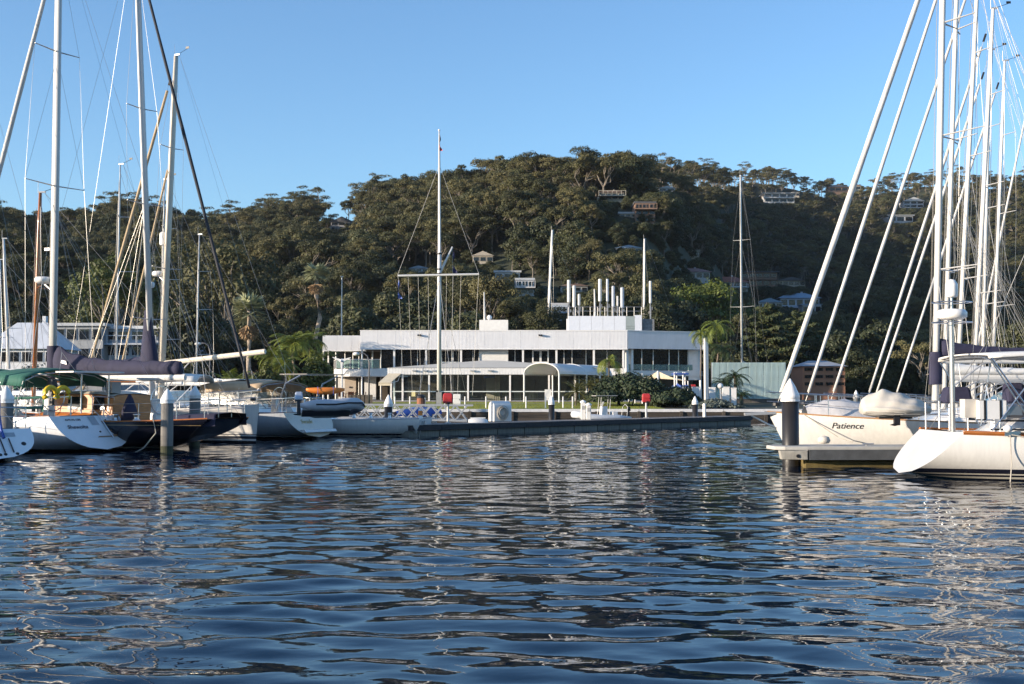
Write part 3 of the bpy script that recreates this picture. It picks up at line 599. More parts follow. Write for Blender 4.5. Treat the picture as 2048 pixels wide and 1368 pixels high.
# ------------------------------------------------------------------ clubhouse
M('cladding', (.74, .74, .75), .5, var=.05, scale=1, streak=.07, rnd=.02); M('render_white', (.76, .75, .73), .7, var=.06, streak=.06); M('render_tan', (.5, .42, .34), .8, var=.1); M('soffit', (.72, .68, .6), .7, var=.05)
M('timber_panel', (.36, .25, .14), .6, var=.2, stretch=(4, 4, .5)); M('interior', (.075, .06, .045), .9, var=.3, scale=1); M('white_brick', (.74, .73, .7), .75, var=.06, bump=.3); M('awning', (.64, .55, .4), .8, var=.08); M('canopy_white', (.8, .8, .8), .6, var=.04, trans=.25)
def rib_panel(w, h, ribs=13):
    b = MB(); b.box((0, 0, 0), (w - .012, .05, h))
    for i in range(ribs): b.box((-w / 2 + (i + .5) * w / ribs, -.0305, 0), (.022, .011, h - .004))
    return b
def clubhouse():
    Y = 126.0; X = lambda px, y=Y: XP(px, y); Z = lambda py, y=Y: ZY(py, y)
    root = thing('clubhouse', 'long white two storey clubhouse with ribbed roof fascia and dark windows', 'building', (X(990), Y + 8, 1.2))
    def B(nm, mat, a, b): return MB().bb(a, b).build(nm, mat, root, world=True)
    x0, x1 = X(720), X(1255); zt, zb = Z(662), Z(697.5)
    n = 15; w = (x1 - x0) / n; pm = rib_panel(w, zt - zb).mesh('cladding_panel', m['cladding'])
    off = -root.location
    for i in range(n): inst('cladding_panel', pm, root, off + Vector((x0 + (i + .5) * w, Y, (zt + zb) / 2)))
    B('parapet_trim', m['white_paint'], (x0 - .03, Y - .08, zt), (x1 + .03, Y + .14, zt + .09)); B('fascia_trim', m['white_paint'], (x0 - .03, Y - .07, zb - .08), (x1 + .03, Y + .1, zb))
    B('roof', M('roof_grey', (.4, .4, .4), .9), (x0, Y + .15, zt - .9), (x1, Y + 16, zt - .7)); B('soffit', m['soffit'], (x0, Y + .1, zb - .02), (x1, Y + 1.7, zb + .06))
    zf = Z(737, Y + 1.6); yw = Y + 1.6                      # upper windows
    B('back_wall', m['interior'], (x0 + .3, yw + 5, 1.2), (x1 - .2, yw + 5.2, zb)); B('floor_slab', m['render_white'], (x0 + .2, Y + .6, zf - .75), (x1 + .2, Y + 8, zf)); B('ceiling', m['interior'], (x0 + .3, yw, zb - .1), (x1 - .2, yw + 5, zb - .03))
    mul = [762, 788, 803, 835, 852, 882, 905, 922, 946, 958]; mul2 = [1016, 1030, 1046, 1065, 1097, 1113, 1128, 1144, 1172, 1188, 1214, 1247]
    wide = {788, 850, 852, 922, 1046, 1113, 1188}
    for seq in (mul, mul2):
        for p in seq: q = .14 if p in wide else .07; B('mullion', m['white_paint'], (X(p, yw) - q / 2, yw - .07, zf), (X(p, yw) + q / 2, yw + .03, zb - .02))
        for p, r in zip(seq[:-1], seq[1:]): B('window_pane', m['glass_dark'], (X(p, yw) + .06, yw - .01, zf + .02), (X(r, yw) - .06, yw + .01, zb - .04))
    for p, r in ((882, 905), (905, 922), (1065, 1081), (1081, 1097)):
        c = (X(p, yw) + X(r, yw)) / 2; hw = (X(r, yw) - X(p, yw)) / 2 - .05; f = MB(); zz = lerp(zf, zb, .32)
        for s in (-1, 1): f.bb((c + s * hw - .06, yw - .09, zf), (c + s * hw + .06, yw - .03, zb - .03))
        for z in (zb - .12, zz, zf + .05): f.bb((c - hw + .065, yw - .088, z - .07), (c + hw - .065, yw - .032, z + .07))
        f.build('door_frame', m['white_paint'], root, world=True)
    for p in (788, 852, 922, 1046, 1113, 1188, 1247): MB().bb((X(p) - .1, Y + .1, 1.2), (X(p) + .1, Y + .3, zb)).build('column', m['white_paint'], root, world=True)
    # brick shaft through the roof
    xc0, xc1 = X(958), X(1016); B('chimney', m['white_brick'], (xc0, Y + .9, 1.2), (xc1, Y + 4, Z(641, Y + 2)))
    brick_rows = MB()
    for k in range(18): brick_rows.bb((xc0 - .004, Y + .892, zf + .1 + k * .11), (xc1 + .004, Y + .9, zf + .19 + k * .11))
    brick_rows.build('brick_course', m['white_brick'], root, world=True)
    MB().ball((X(978), Y + 2, Z(635, Y + 2)), .28).build('satellite_dome', m['white_paint'], root, smooth=True, world=True)
    MB().tube([(X(968), Y + 2.4, Z(641)), (X(967), Y + 2.4, Z(580))], [.12, .05], 8).build('vent_pole', m['mast_white'], root, world=True)
    for p in (839, 1081): 
        B('flood_light', m['black'], (X(p) - .2, Y - .35, Z(672)), (X(p) - .03, Y - .06, Z(669))); B('flood_light', m['black'], (X(p) + .03, Y - .35, Z(672)), (X(p) + .2, Y - .06, Z(669)))
    # left wing: lower fascia, balcony, ground floor
    xl = X(645, Y + 2); zl, zlb = Z(671, Y + 2), Z(701, Y + 2); wl = (x0 + .4 - xl) / 3; pm2 = rib_panel(wl, zl - zlb).mesh('cladding_panel', m['cladding'])
    for i in range(3): inst('cladding_panel', pm2, root, off + Vector((xl + (i + .5) * wl, Y + 2, (zl + zlb) / 2)))
    B('roof', MATS['roof_grey'], (xl, Y + 2.1, zl - .5), (x0 + .4, Y + 14, zl - .35)); MB().prism([(xl + .5, Y + 2.05, zlb), (x0, Y + 2.05, zlb + .02), (x0, Y + 8, zlb + .9), (xl + .5, Y + 8, zlb + .1)], (0, 0, .06)).build('soffit', m['soffit'], root, world=True)
    B('fascia_trim', m['white_paint'], (xl - .04, Y + 1.93, zlb - .08), (x0 + .4, Y + 2.03, zlb))
    for p, d in ((647, 2.2), (657, 4), (672, 3), (724, .3), (745, 3.2), (762, 3.2), (706, 7), (690, 7), (718, 7)): MB().tube([(X(p, Y + d), Y + d, 1.2), (X(p, Y + d), Y + d, zlb + .05)], .09 if d < 5 else .06, 8).build('column', m['white_paint'], root, world=True)
    zs, zs2 = Z(738, Y + 1), Z(753, Y + 1)
    slab = [(668, 3.4), (672, 1.2), (700, .2), (742, .1), (760, .5), (800, .6), (820, .6)]
    ps = [(X(p, Y + d), Y + d, zs2) for p, d in slab]; ps += [(X(820), Y + 7, zs2), (X(668, Y + 7), Y + 7, zs2)]
    MB().prism(ps, (0, 0, zs - zs2)).build('balcony_slab', m['render_white'], root, world=True)
    rail = [(X(p, Y + d), Y + d + .08) for p, d in slab[:5]]; top = zs + 1.0; rt = MB()
    for (a, b_), (c, d_) in zip(rail[:-1], rail[1:]):
        k = max(1, round(math.hypot(c - a, d_ - b_) / 1.05))
        for i in range(k):
            p, q = (lerp(a, c, i / k), lerp(b_, d_, i / k)), (lerp(a, c, (i + 1) / k), lerp(b_, d_, (i + 1) / k)); e = (Vector((q[0] - p[0], q[1] - p[1], 0))).normalized() * .05
            MB().prism([(p[0] + e.x, p[1] + e.y, zs + .08), (q[0] - e.x, q[1] - e.y, zs + .08), (q[0] - e.x, q[1] - e.y, top - .06), (p[0] + e.x, p[1] + e.y, top - .06)], (.002, .012, 0)).build('glass_panel', GLASS('balustrade', (.55, .72, .7), .75), root, world=True)
            MB().beam((p[0], p[1], zs), (p[0], p[1], top), .05).build('baluster', m['white_paint'], root, world=True)
        rt.tube([(a, b_, top), (c, d_, top)], .035, 6)
    rt.build('handrail', m['white_paint'], root, world=True)
    for a, b_ in ((672, 690), (690, 706), (706, 718), (722, 745), (745, 762)): B('window_pane', m['glass_dark'], (X(a, Y + 7) + .05, Y + 7, zs + .05), (X(b_, Y + 7) - .05, Y + 7.02, zlb))
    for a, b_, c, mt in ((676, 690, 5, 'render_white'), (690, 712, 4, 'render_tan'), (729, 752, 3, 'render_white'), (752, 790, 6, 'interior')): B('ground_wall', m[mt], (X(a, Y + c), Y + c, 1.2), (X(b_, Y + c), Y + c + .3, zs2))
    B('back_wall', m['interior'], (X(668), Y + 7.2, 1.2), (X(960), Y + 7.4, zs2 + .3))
    B('wall_lamp', m['black'], (X(701, Y + 4) - .12, Y + 3.93, Z(776, Y + 4)), (X(701, Y + 4) + .12, Y + 3.99, Z(773, Y + 4)))
    # right wing, turned away
    A, C = Vector((x1 + .02, Y + .02, 0)), Vector((X(1411, Y + 3), Y + 3, 0)); e = (C - A).normalized(); ang = math.atan2(e.y, e.x); L = (C - A).length; nn = Vector((e.y, -e.x, 0)); k = 5; wr = L / k; pm3 = rib_panel(wr, zt - zb - .02).mesh('cladding_panel', m['cladding'])
    for i in range(k): q = A + e * (i + .5) * wr; inst('cladding_panel', pm3, root, off + Vector((q.x, q.y, (zt + zb) / 2)), (0, 0, ang))
    def W_(nm, mat, s0, s1, z0, z1, dep=0, th=.1):
        p = A + e * s0 - nn * dep; q = A + e * s1 - nn * dep; MB().prism([(p.x, p.y, z0), (q.x, q.y, z0), (q.x, q.y, z1), (p.x, p.y, z1)], -nn * th).build(nm, mat, root, world=True)
    S = lambda px: ((px - 1024) / FPX * A.y - A.x) / (e.x - (px - 1024) / FPX * e.y)
    W_('parapet_trim', m['white_paint'], -.02, L + .05, zt - .02, zt + .07, -.08, .2)
    W_('upper_wall', m['render_white'], S(1385), L, 3.4, zb, .9); W_('lower_band', m['render_white'], 0, L, Z(752, 128), Z(741, 128), .8); W_('upper_wall', m['render_white'], 0, S(1271), 3.4, zb, 1.0)
    ws = [1272, 1292, 1315, 1347, 1366, 1385]
    for a, b_ in zip(ws[:-1], ws[1:]): W_('window_pane', m['glass_dark'], S(a) + .05, S(b_) - .05, Z(741, 128), zb, 1.1, .02); W_('mullion', m['white_paint'], S(b_) - .04, S(b_) + .04, Z(741, 128), zb, 1.0, .08)
    for a, b_ in zip((1262, 1290, 1315, 1340, 1366), (1290, 1315, 1340, 1366, 1392)): W_('glass_panel', MATS['balustrade'], S(a) + .03, S(b_) - .03, Z(740, 128), Z(729, 128), .75, .015)
    for p in (1258, 1268): W_('column', m['white_paint'], S(p) - .12, S(p) + .12, 1.2, zb, .4, .24)
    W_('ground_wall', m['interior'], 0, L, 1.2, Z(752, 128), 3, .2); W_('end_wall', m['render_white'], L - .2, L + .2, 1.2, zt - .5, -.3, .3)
    W_('roof', MATS['roof_grey'], 0, L, zt - .8, zt - .65, .1, 10)
    W_('flood_light', m['black'], S(1393) - .1, S(1393) + .1, Z(672, 128), Z(670, 128), -.25, .2)
    # plant room on the roof
    yp = Y + 3; a, b_, c, d = X(1137, yp), X(1252, yp), X(1270, yp), X(1284, yp); zr0, zr1 = zt - .6, Z(632, yp)
    n4 = 5; w4 = (b_ - a) / n4; p4 = MB().box((0, 0, 0), (w4 - .02, .08, zr1 - zr0)).mesh('plant_panel', M('plant_white', (.66, .69, .74), .5, var=.05, rnd=.04))
    for i in range(n4): inst('plant_panel', p4, root, off + Vector((a + (i + .5) * w4, yp, (zr0 + zr1) / 2)))
    B('plant_room', MATS['plant_white'], (a + .02, yp + .06, zr0), (d, yp + 5, zr1 - .05)); B('louvre_panel', M('louvre', (.28, .33, .33), .6, var=.1), (b_ + .01, yp - .04, zr0), (c - .01, yp + .05, zr1 - .02)); B('plant_panel', MATS['plant_white'], (c, yp - .05, zr0), (d, yp + .05, zr1 + .1))
    for k in range(5): B('louvre_blade', M('louvre2', (.2, .24, .24), .6), (b_ + .04, yp - .07, zr0 + .25 + k * .25), (c - .04, yp - .045, zr0 + .29 + k * .25))
    B('plant_room', m['dark_bark'] if 0 else M('plant_dark', (.16, .17, .18), .7, var=.4, scale=6), (d + .02, yp + .4, zr0), (X(1310, yp), yp + 4, zr1 - .3))
    rl = MB()
    for z in (.55, 1.0): rl.tube([(a, yp + .3, zr1 + z), (d, yp + .3, zr1 + z)], .02, 4)
    rl.build('roof_rail', m['alloy'], root, world=True)
    for i in range(11): x = lerp(a, d, i / 10); MB().tube([(x, yp + .3, zr1 - .1), (x, yp + .3, zr1 + 1.0)], .022, 4).build('rail_post', m['alloy'], root, world=True)
clubhouse()
def antenna(px, pyt, pyb, base, wpx, kind, label, Y=130.5):
    x = XP(px, Y); zt, zb, z0 = ZY(pyt, Y), ZY(pyb, Y), ZY(base, Y); w = wpx / FPX * Y; root = thing('cell_antenna', label, 'antenna', (x, Y, z0), 0, 'phone antennas on the clubhouse roof')
    b = MB(); r = w / 2
    b.lathe((0, 0, 0), [(r * .7, zb - z0), (r, zb - z0 + .08), (r, zt - z0 - .06), (r * .75, zt - z0)], 12); b.build('radome', M('radome_blue', (.42, .45, .5), .5, var=.12) if kind else M('radome', (.6, .59, .56), .5, var=.08), root, smooth=False)
    MB().tube([(0, 0, -.2), (0, 0, zb - z0)], .06, 6).build('pole', m['alloy'], root)
    br = MB(); br.box((.12, .05, (zb - z0) * .7), (.2, .18, .35)); br.box((-.1, .08, (zb - z0) * .45), (.16, .16, .3)); br.build('radio_unit', M('radio_grey', (.3, .3, .3), .6, var=.2), root)
    cb = MB(); cb.tube([(.08, -.05, -.2), (.12, -.06, (zb - z0) * .4), (.05, -.05, (zb - z0) * .95)], .02, 4); cb.tube([(-.07, -.05, -.2), (-.13, -.06, (zb - z0) * .5), (-.05, -.05, zb - z0)], .02, 4); cb.build('cable', m['black'], root)
for a in ((1138, 560, 605, 660, 7, 0, 'leftmost tall white tube antenna on the roof'), (1148.5, 571, 615, 636, 7, 0, 'second white tube antenna from the left'), (1158.5, 588, 611, 634, 5.5, 0, 'short white tube antenna behind the second one'),
          (1200.5, 558, 603, 632, 7, 0, 'tall antenna at the left of the middle cluster'), (1215.5, 558, 603, 632, 5.5, 1, 'narrow blue grey antenna beside the tall middle one'), (1227, 572, 614, 632, 6.5, 1, 'mottled grey antenna in the middle cluster'),
          (1235.5, 592, 612, 632, 4, 0, 'smallest antenna between the grey ones'), (1245, 575, 616, 632, 7.5, 1, 'blue grey panel antenna at the right of the cluster'), (1301.5, 562, 607, 640, 5.5, 0, 'rightmost white antenna beside the thin mast')): antenna(*a)
def white_spire():
    Y = 131; x = XP(1190, Y); root = thing('roof_mast', 'tapered white mast between the antenna clusters', 'mast', (x, Y, ZY(634, Y)))
    MB().tube([(0, 0, -.3), (0, 0, 1.4), (-.04, 0, ZY(578, Y) - ZY(634, Y))], [.17, .11, .07], 8).build('pole', m['mast_white'], root); MB().box((0, 0, 0), (.5, .5, .12)).build('base_plate', m['alloy'], root)
white_spire()
def pavilion():
    Y = 112.0; X = lambda px, y=Y: XP(px, y); Z = lambda py, y=Y: ZY(py, y)
    root = thing('glass_pavilion', 'glass walled dining pavilion with low cream hip roof', 'pavilion', (X(960), Y + 5, 1.2))
    def B(nm, mat, a, b): return MB().bb(a, b).build(nm, mat, root, world=True)
    x0, x1 = X(776), X(1204); ze, zb = Z(736), Z(749); D = 10
    n = 12; w = (x1 - x0) / n; pm = rib_panel(w, ze - zb, 6).mesh('fascia_board', m['white_wood'])
    for i in range(n): inst('fascia_board', pm, root, Vector((x0 + (i + .5) * w, Y, (ze + zb) / 2)) - root.location)
    B('fascia_board', m['white_wood'], (x0 - .05, Y + .05, zb), (x0 + .05, Y + D, ze))
    zr = Z(721, Y + 5); a, b, c, d = (x0 - .1, Y - .1, ze + .02), (x1 + .1, Y - .1, ze + .02), (x1 + .1, Y + D, ze + .02), (x0 - .1, Y + D, ze + .02); r0, r1 = (X(965, Y + 5), Y + 5, zr), (X(995, Y + 5), Y + 5, zr)
    for f in ((a, b, r1, r0), (d, a, r0), (b, c, r1), (c, d, r0, r1)): MB().poly(f).build('roof_slope', M('roof_cream', (.6, .55, .46), .7, var=.08, scale=.8), root, world=True)
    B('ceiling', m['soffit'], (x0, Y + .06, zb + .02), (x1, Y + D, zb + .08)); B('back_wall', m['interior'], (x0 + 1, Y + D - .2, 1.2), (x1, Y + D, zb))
    B('floor', M('slate', (.12, .11, .11), .6), (x0, Y + .1, 1.215), (x1, Y + D - .3, 1.25))
    posts = [782, 805, 858, 936, 1020, 1098, 1150, 1200]; zg = 1.25; zm = Z(783)
    for p in posts: B('post', m['white_paint'], (X(p) - .08, Y + .1, 1.2), (X(p) + .08, Y + .26, zb))
    for p, q in zip(posts[:-1], posts[1:]):
        k = max(1, round((X(q) - X(p)) / 1.4))
        for i in range(k):
            xa, xb = lerp(X(p) + .09, X(q) - .09, i / k), lerp(X(p) + .09, X(q) - .09, (i + 1) / k)
            B('glass_panel', m['glass'], (xa + .015, Y + .19, zg + .05), (xb - .015, Y + .2, zm - .05)); B('glass_panel', m['glass'], (xa + .015, Y + .19, zm + .05), (xb - .015, Y + .2, zb))
        B('glazing_bar', M('aqua_bar', (.6, .66, .64), .4), (X(p) + .085, Y + .14, zm - .045), (X(q) - .085, Y + .21, zm + .045)); B('base_rail', m['alloy'], (X(p) + .085, Y + .14, 1.25), (X(q) - .085, Y + .22, zg + .05))
    for p, q in ((1028, 1042), (1050, 1076), (1112, 1140)): B('timber_screen', m['timber_panel'], (X(p, Y + 3), Y + 3, 1.25), (X(q, Y + 3), Y + 3.08, Z(785)))
    B('inner_wall', m['render_tan'], (X(972, Y + 8), Y + 8, 1.25), (X(1000, Y + 8), Y + 8.1, zb)); B('inner_sign', m['blue'], (X(968, Y + 2), Y + 2, Z(756)), (X(990, Y + 2), Y + 2.05, Z(750)))
    # retractable awning at the left end
    p = [(757, 766, -1.9), (781, 766, -1.9), (802, 748, -.1), (777, 748, -.1)]; q = [at(a, b, Y + c) for a, b, c in p]; MB().prism(q, (0, 0, .05)).build('awning', m['awning'], root, world=True)
    q0, q1 = at(757, 766.5, Y - 1.92), at(781, 766.5, Y - 1.92); MB().prism([q0, q1, q1 - Vector((0, 0, .22)), q0 - Vector((0, 0, .22))], (0, -.02, 0)).build('awning_valance', m['awning'], root, world=True)
    for px in (759, 780): MB().tube([at(px, 767, Y - 1.85), at(px + 16, 762, Y - .6), at(px + 20, 750, Y - .08)], .03, 5).build('awning_arm', m['white_paint'], root, world=True)
    for px in (829, 869, 945, 980, 850): B('gutter_lamp', m['alloy'], (X(px) - .18, Y - .25, Z(743)), (X(px) + .18, Y - .06, Z(740)))
pavilion()
def dining_set():
    Y0 = 114.5; mt = M('chair_cane', (.5, .38, .18), .6, var=.15)
    def chair(px, Y, rz, lb):
        r = thing('dining_chair', lb, 'chair', (XP(px, Y), Y, 1.25), rz, 'chairs inside the pavilion')
        MB().box((0, 0, .45), (.46, .46, .05)).build('seat', mt, r); MB().box((0, .22, .72), (.44, .04, .5)).build('backrest', mt, r)
        for x in (-.2, .2):
            for y in (-.2, .2): MB().beam((x, y, 0), (x, y, .43), .04).build('leg', m['dark_bark'], r)
    for i, (px, Y, rz, lb) in enumerate(((995, 113.4, .5, 'lone cane chair close to the glass'), (948, 114, 2, 'cane chair left of the lone one'), (1010, 115, 3, 'cane chair behind the table'), (905, 114, .2, 'cane chair seen through the glass left of centre'), (830, 114.5, 2.6, 'cane chair behind the left glass'), (880, 115.5, 1, 'cane chair in the shade behind the flagpole'))): chair(px, Y, rz, lb)
    for px, Y, lb in ((1004, 114.4, 'small dining table beside the lone cane chair'), (918, 115, 'dining table behind the middle glass'), (842, 115.5, 'dining table behind the left glass')):
        r = thing('dining_table', lb, 'table', (XP(px, Y), Y, 1.25), 0, 'tables inside the pavilion'); MB().box((0, 0, .73), (.9, .9, .04)).build('table_top', m['timber_panel'], r); MB().tube([(0, 0, 0), (0, 0, .71)], .05, 6).build('pedestal', m['black'], r); MB().box((0, 0, .02), (.5, .5, .03)).build('base', m['black'], r)
dining_set()
def arch_canopy():
    A = at(1083, 745, 106); root = thing('arched_canopy', 'white barrel vaulted canopy leading to the clubhouse', 'canopy', (A.x, A.y, 1.15)); D = Vector((5.4, 9.5, 0)); Nn = Vector((D.y, -D.x, 0)).normalized()
    zs = A.z - .1; hw, rise = 1.75, .95
    def arc(c, r=1, k=12): return [c + Nn * (-hw * math.cos(math.pi * i / k)) * r + Vector((0, 0, zs + rise * math.sin(math.pi * i / k) * r)) for i in range(k + 1)]
    O = Vector((A.x, A.y, 0)); o = MB().loft([arc(O + D * (i / 8)) for i in range(9)]).build('fabric_roof', m['canopy_white'], root, smooth=True, world=True); sd = o.modifiers.new('thick', 'SOLIDIFY'); sd.thickness = .03
    for i in (0, 4, 8): MB().tube(arc(O + D * (i / 8) - D.normalized() * .03), .05, 6).build('arch_rib', m['white_paint'], root, world=True)
    for i in (0, 4, 8):
        for s in (-1, 1): c = O + D * (i / 8) + Nn * s * hw; MB().tube([(c.x, c.y, 1.1), (c.x, c.y, zs)], .07, 8).build('post', m['white_paint'], root, world=True)
    for s in (-1, 1): MB().tube([O + Nn * s * hw + Vector((0, 0, zs)), O + D + Nn * s * hw + Vector((0, 0, zs))], .05, 6).build('side_beam', m['white_paint'], root, world=True)
arch_canopy()
# ------------------------------------------------------------------ houses on the hill
def house(px0, px1, pyt, pyb, wall, roof, rt='hip', st=1, nwin=4, label='', name='hillside_house', Y=None, roofh=.38, balcony=False, cat='house', stilts=0, clear=True):
    if Y: c = Vector((XP((px0 + px1) / 2, Y), Y, 0))
    else:
        c = hit((px0 + px1) / 2, pyb + 2); Y = min(c.y, (.86 if 1150 < px0 < 1340 else .97) * float(np.interp((px0 + px1) / 2, _rx, _ry))); c.x = XP((px0 + px1) / 2, Y)
    w = (px1 - px0) / FPX * Y; z0 = ZY(pyb, Y); z1 = ZY(pyt, Y); h = z1 - z0; dp = max(6, w * .7); root = thing(name, label, cat, (c.x, Y + dp / 2, z0))
    if clear: HOUSE_CLEAR.append((px0, px1, pyt, pyb, Y))
    rh = h * roofh if rt != 'flat' else .35; hb = h - rh; ov = w * .06; wm = M('w%02d%02d%02d' % tuple(int(q * 99) for q in wall), wall, .8, var=.08); rm = M('r%02d%02d%02d' % tuple(int(q * 99) for q in roof), roof, .6, var=.12, scale=1)
    y0, y1 = -dp / 2, dp / 2
    MB().bb((-w / 2, y0, -5), (w / 2, y1, hb)).build('wall', wm, root)
    r = MB()
    if rt == 'hip': r.add([(-w/2-ov, y0-ov, hb), (w/2+ov, y0-ov, hb), (w/2+ov, y1+ov, hb), (-w/2-ov, y1+ov, hb), (-w*.22, 0, hb+rh), (w*.22, 0, hb+rh)], [(0, 1, 5, 4), (1, 2, 5), (2, 3, 4, 5), (3, 0, 4), (0, 3, 2, 1)])
    elif rt == 'gable': r.add([(-w/2-ov, y0-ov, hb), (w/2+ov, y0-ov, hb), (w/2+ov, y1+ov, hb), (-w/2-ov, y1+ov, hb), (0, y0-ov, hb+rh), (0, y1+ov, hb+rh)], [(0, 1, 4), (1, 2, 5, 4), (2, 3, 5), (3, 0, 4, 5), (0, 3, 2, 1)])
    else: r.bb((-w/2-ov, y0-ov, hb), (w/2+ov, y1+ov, hb + rh))
    ro = r.build('roof', rm, root)
    if rt != 'flat': MB().bb((w * .12, .4, hb + rh * .4), (w * .17, 1.0, hb + rh * 1.25)).build('chimney', wm, ro)
    sh = hb / st
    for s in range(st):
        for i in range(nwin):
            ww = w / nwin * .84; x = -w/2 + (i + .5) * w / nwin; za, zb = s * sh + sh * .28, s * sh + sh * .86
            f = MB().bb((x - ww/2, y0 - .06, za), (x + ww/2, y0 + .02, zb)).build('window', wm, root); MB().bb((x - ww/2 + .06, y0 - .075, za + .06), (x + ww/2 - .06, y0 - .055, zb - .06)).build('pane', m['glass_dark'], f)
    if balcony:
        MB().bb((-w/2 - .2, y0 - 1.6, -.1 + sh * (st - 1)), (w/2 + .2, y0, .1 + sh * (st - 1))).build('balcony', wm, root); b = MB(); z = .1 + sh * (st - 1)
        b.bb((-w/2 - .2, y0 - 1.6, z + .85), (w/2 + .2, y0 - 1.52, z + .93))
        b.build('handrail', wm, root)
        for i in range(7): x = lerp(-w/2 - .15, w/2 + .15, i / 6); MB().bb((x - .05, y0 - 1.59, z), (x + .05, y0 - 1.53, z + .85)).build('baluster', wm, root)
    for i in range(stilts): x = lerp(-w * .45, w * .45, i / max(1, stilts - 1)); MB().bb((x - .15, y0 - 1.2, -9), (x + .15, y0 - .9, 0)).build('stilt', m['dark_bark'], root)
    return root
WH, CR, BR, DK, GR = (.52, .52, .52), (.42, .38, .31), (.22, .14, .1), (.1, .1, .1), (.4, .42, .45); RB, RR, RG, RD = (.25, .33, .42), (.3, .09, .05), (.42, .44, .46), (.08, .08, .085)
for a in ((660, 704, 433, 462, (.3, .3, .31), RD, 'gable', 2, 3, 'dark gabled house in the saddle of the ridge'),
          (1199, 1250, 376, 401, CR, (.2, .14, .1), 'hip', 2, 4, 'cream two storey house with brown hip roof high on the spur'), (1272, 1312, 403, 446, BR, RD, 'flat', 3, 3, 'brown house on stilts below the cream house'),
          (1232, 1284, 490, 506, WH, RB, 'gable', 1, 4, 'white house with blue roof halfway up the spur'), (990, 1040, 541, 562, WH, RG, 'flat', 1, 3, 'upper white modern house above the clubhouse'), (1032, 1068, 556, 592, WH, RG, 'flat', 2, 3, 'lower white modern house with big windows above the clubhouse'),
          (945, 986, 502, 527, CR, (.4, .36, .3), 'gable', 1, 3, 'cream house among trees right of the flagpole'), (818, 856, 531, 546, GR, RB, 'gable', 1, 3, 'small blue grey house left of the flagpole'), (1350, 1421, 534, 560, WH, (.34, .17, .14), 'hip', 1, 5, 'house with dull pink roof right of the thin mast'),
          (1424, 1496, 551, 586, WH, RR, 'hip', 2, 5, 'white two storey house with terracotta roof'), (1484, 1556, 543, 574, BR, RD, 'flat', 2, 5, 'long brown house with white window bands'), (1556, 1612, 554, 573, CR, RD, 'gable', 1, 5, 'cream house with dark roof right of the brown one'),
          (1514, 1566, 596, 619, WH, RB, 'gable', 1, 4, 'white gabled house with pale blue roof'), (1562, 1640, 584, 616, (.5, .53, .6), RB, 'hip', 1, 5, 'grey blue house with blue hip roof'), (1532, 1592, 386, 406, WH, RG, 'flat', 2, 4, 'white flat house just under the right ridge'),
          (1588, 1602, 384, 394, CR, CR, 'flat', 1, 2, 'tiny peach house under the right ridge'), (1704, 1726, 367, 381, CR, BR, 'gable', 1, 2, 'small pale house on the right ridge between forestays'), (1662, 1700, 368, 384, BR, RD, 'hip', 1, 3, 'brown house on the right ridge'),
          (1812, 1852, 394, 416, GR, RG, 'gable', 2, 3, 'grey house with steep gables behind the right masts'), (1100, 1136, 606, 642, (.4, .47, .55), RG, 'flat', 2, 3, 'blue grey block left of the antennas'), (1122, 1176, 564, 586, (.4, .4, .38), BR, 'hip', 1, 4, 'brown roofed house behind the left antennas'),
          (1366, 1400, 500, 516, CR, (.3, .3, .25), 'flat', 1, 3, 'dim cream house above the pink roof'), (1722, 1762, 690, 702, WH, RG, 'gable', 1, 3, 'pale roof seen low between the right forestays'), (1606, 1644, 608, 630, WH, RB, 'flat', 1, 3, 'small pale house right of the blue hip roof'), (1780, 1830, 430, 446, GR, RG, 'flat', 1, 3, 'grey house halfway up behind the right forestays'), (1320, 1352, 372, 384, WH, RG, 'gable', 1, 2, 'small white house near the top right of the spur'), (1240, 1286, 424, 436, CR, RG, 'flat', 1, 4, 'pale terrace house under the cream house')):
    house(*a, balcony=a[7] > 1 and a[6] != 'gable', stilts=3 if a[3] == 446 else 0)
house(1606, 1690, 720, 776, (.3, .15, .09), (.3, .31, .33), 'hip', 3, 4, 'red brick apartment house with tan balconies behind the forestays', Y=135, roofh=.22)
house(-30, 112, 642, 735, (.66, .68, .7), (.55, .58, .62), 'hip', 1, 6, 'white building with pale pyramid roof at the left edge', name='boat_shed', Y=128, roofh=.6, cat='building')
house(105, 205, 646, 730, (.3, .32, .34), RG, 'flat', 2, 4, 'grey modern house behind the first mast', Y=140); house(205, 316, 652, 720, (.42, .45, .5), (.6, .62, .64), 'flat', 2, 4, 'pale grey modern house behind the second mast', Y=142, balcony=True)
# ------------------------------------------------------------------ yachts
def paint(name, bands, **k): return M(name, bands=bands, rough=.2, var=.05, scale=1.2, streak=.1, coat=.4, **k)
WHITE, NAVY, BLK = (.72, .705, .67), (.006, .007, .014), (.012, .012, .014)
paint('hull_white_navy', [(-1, (.02, .022, .03)), (-.02, (.78, .76, .7)), (.035, (.02, .022, .04)), (.13, WHITE)])
paint('hull_white_plain', [(-1, (.02, .02, .025)), (.035, (.3, .28, .2)), (.075, WHITE)])
paint('hull_shade_grey', [(-1, (.015, .016, .02)), (.12, (.6, .6, .58)), (.16, (.015, .016, .02)), (.2, (.3, .33, .36))])  # grey topsides with neighbouring boats' shade put into the colour
paint('hull_bene', [(-1, (.01, .01, .012)), (.1, (.62, .64, .66))])
paint('hull_navy', [(-1, (.012, .05, .12)), (.07, (.6, .58, .5)), (.11, NAVY), (.88, (.35, .26, .12)), (.905, NAVY)])
paint('hull_stripe', [(-1, (.015, .016, .02)), (.08, WHITE), (.17, (.03, .035, .05)), (.27, WHITE), (.32, (.03, .035, .05)), (.35, WHITE)])
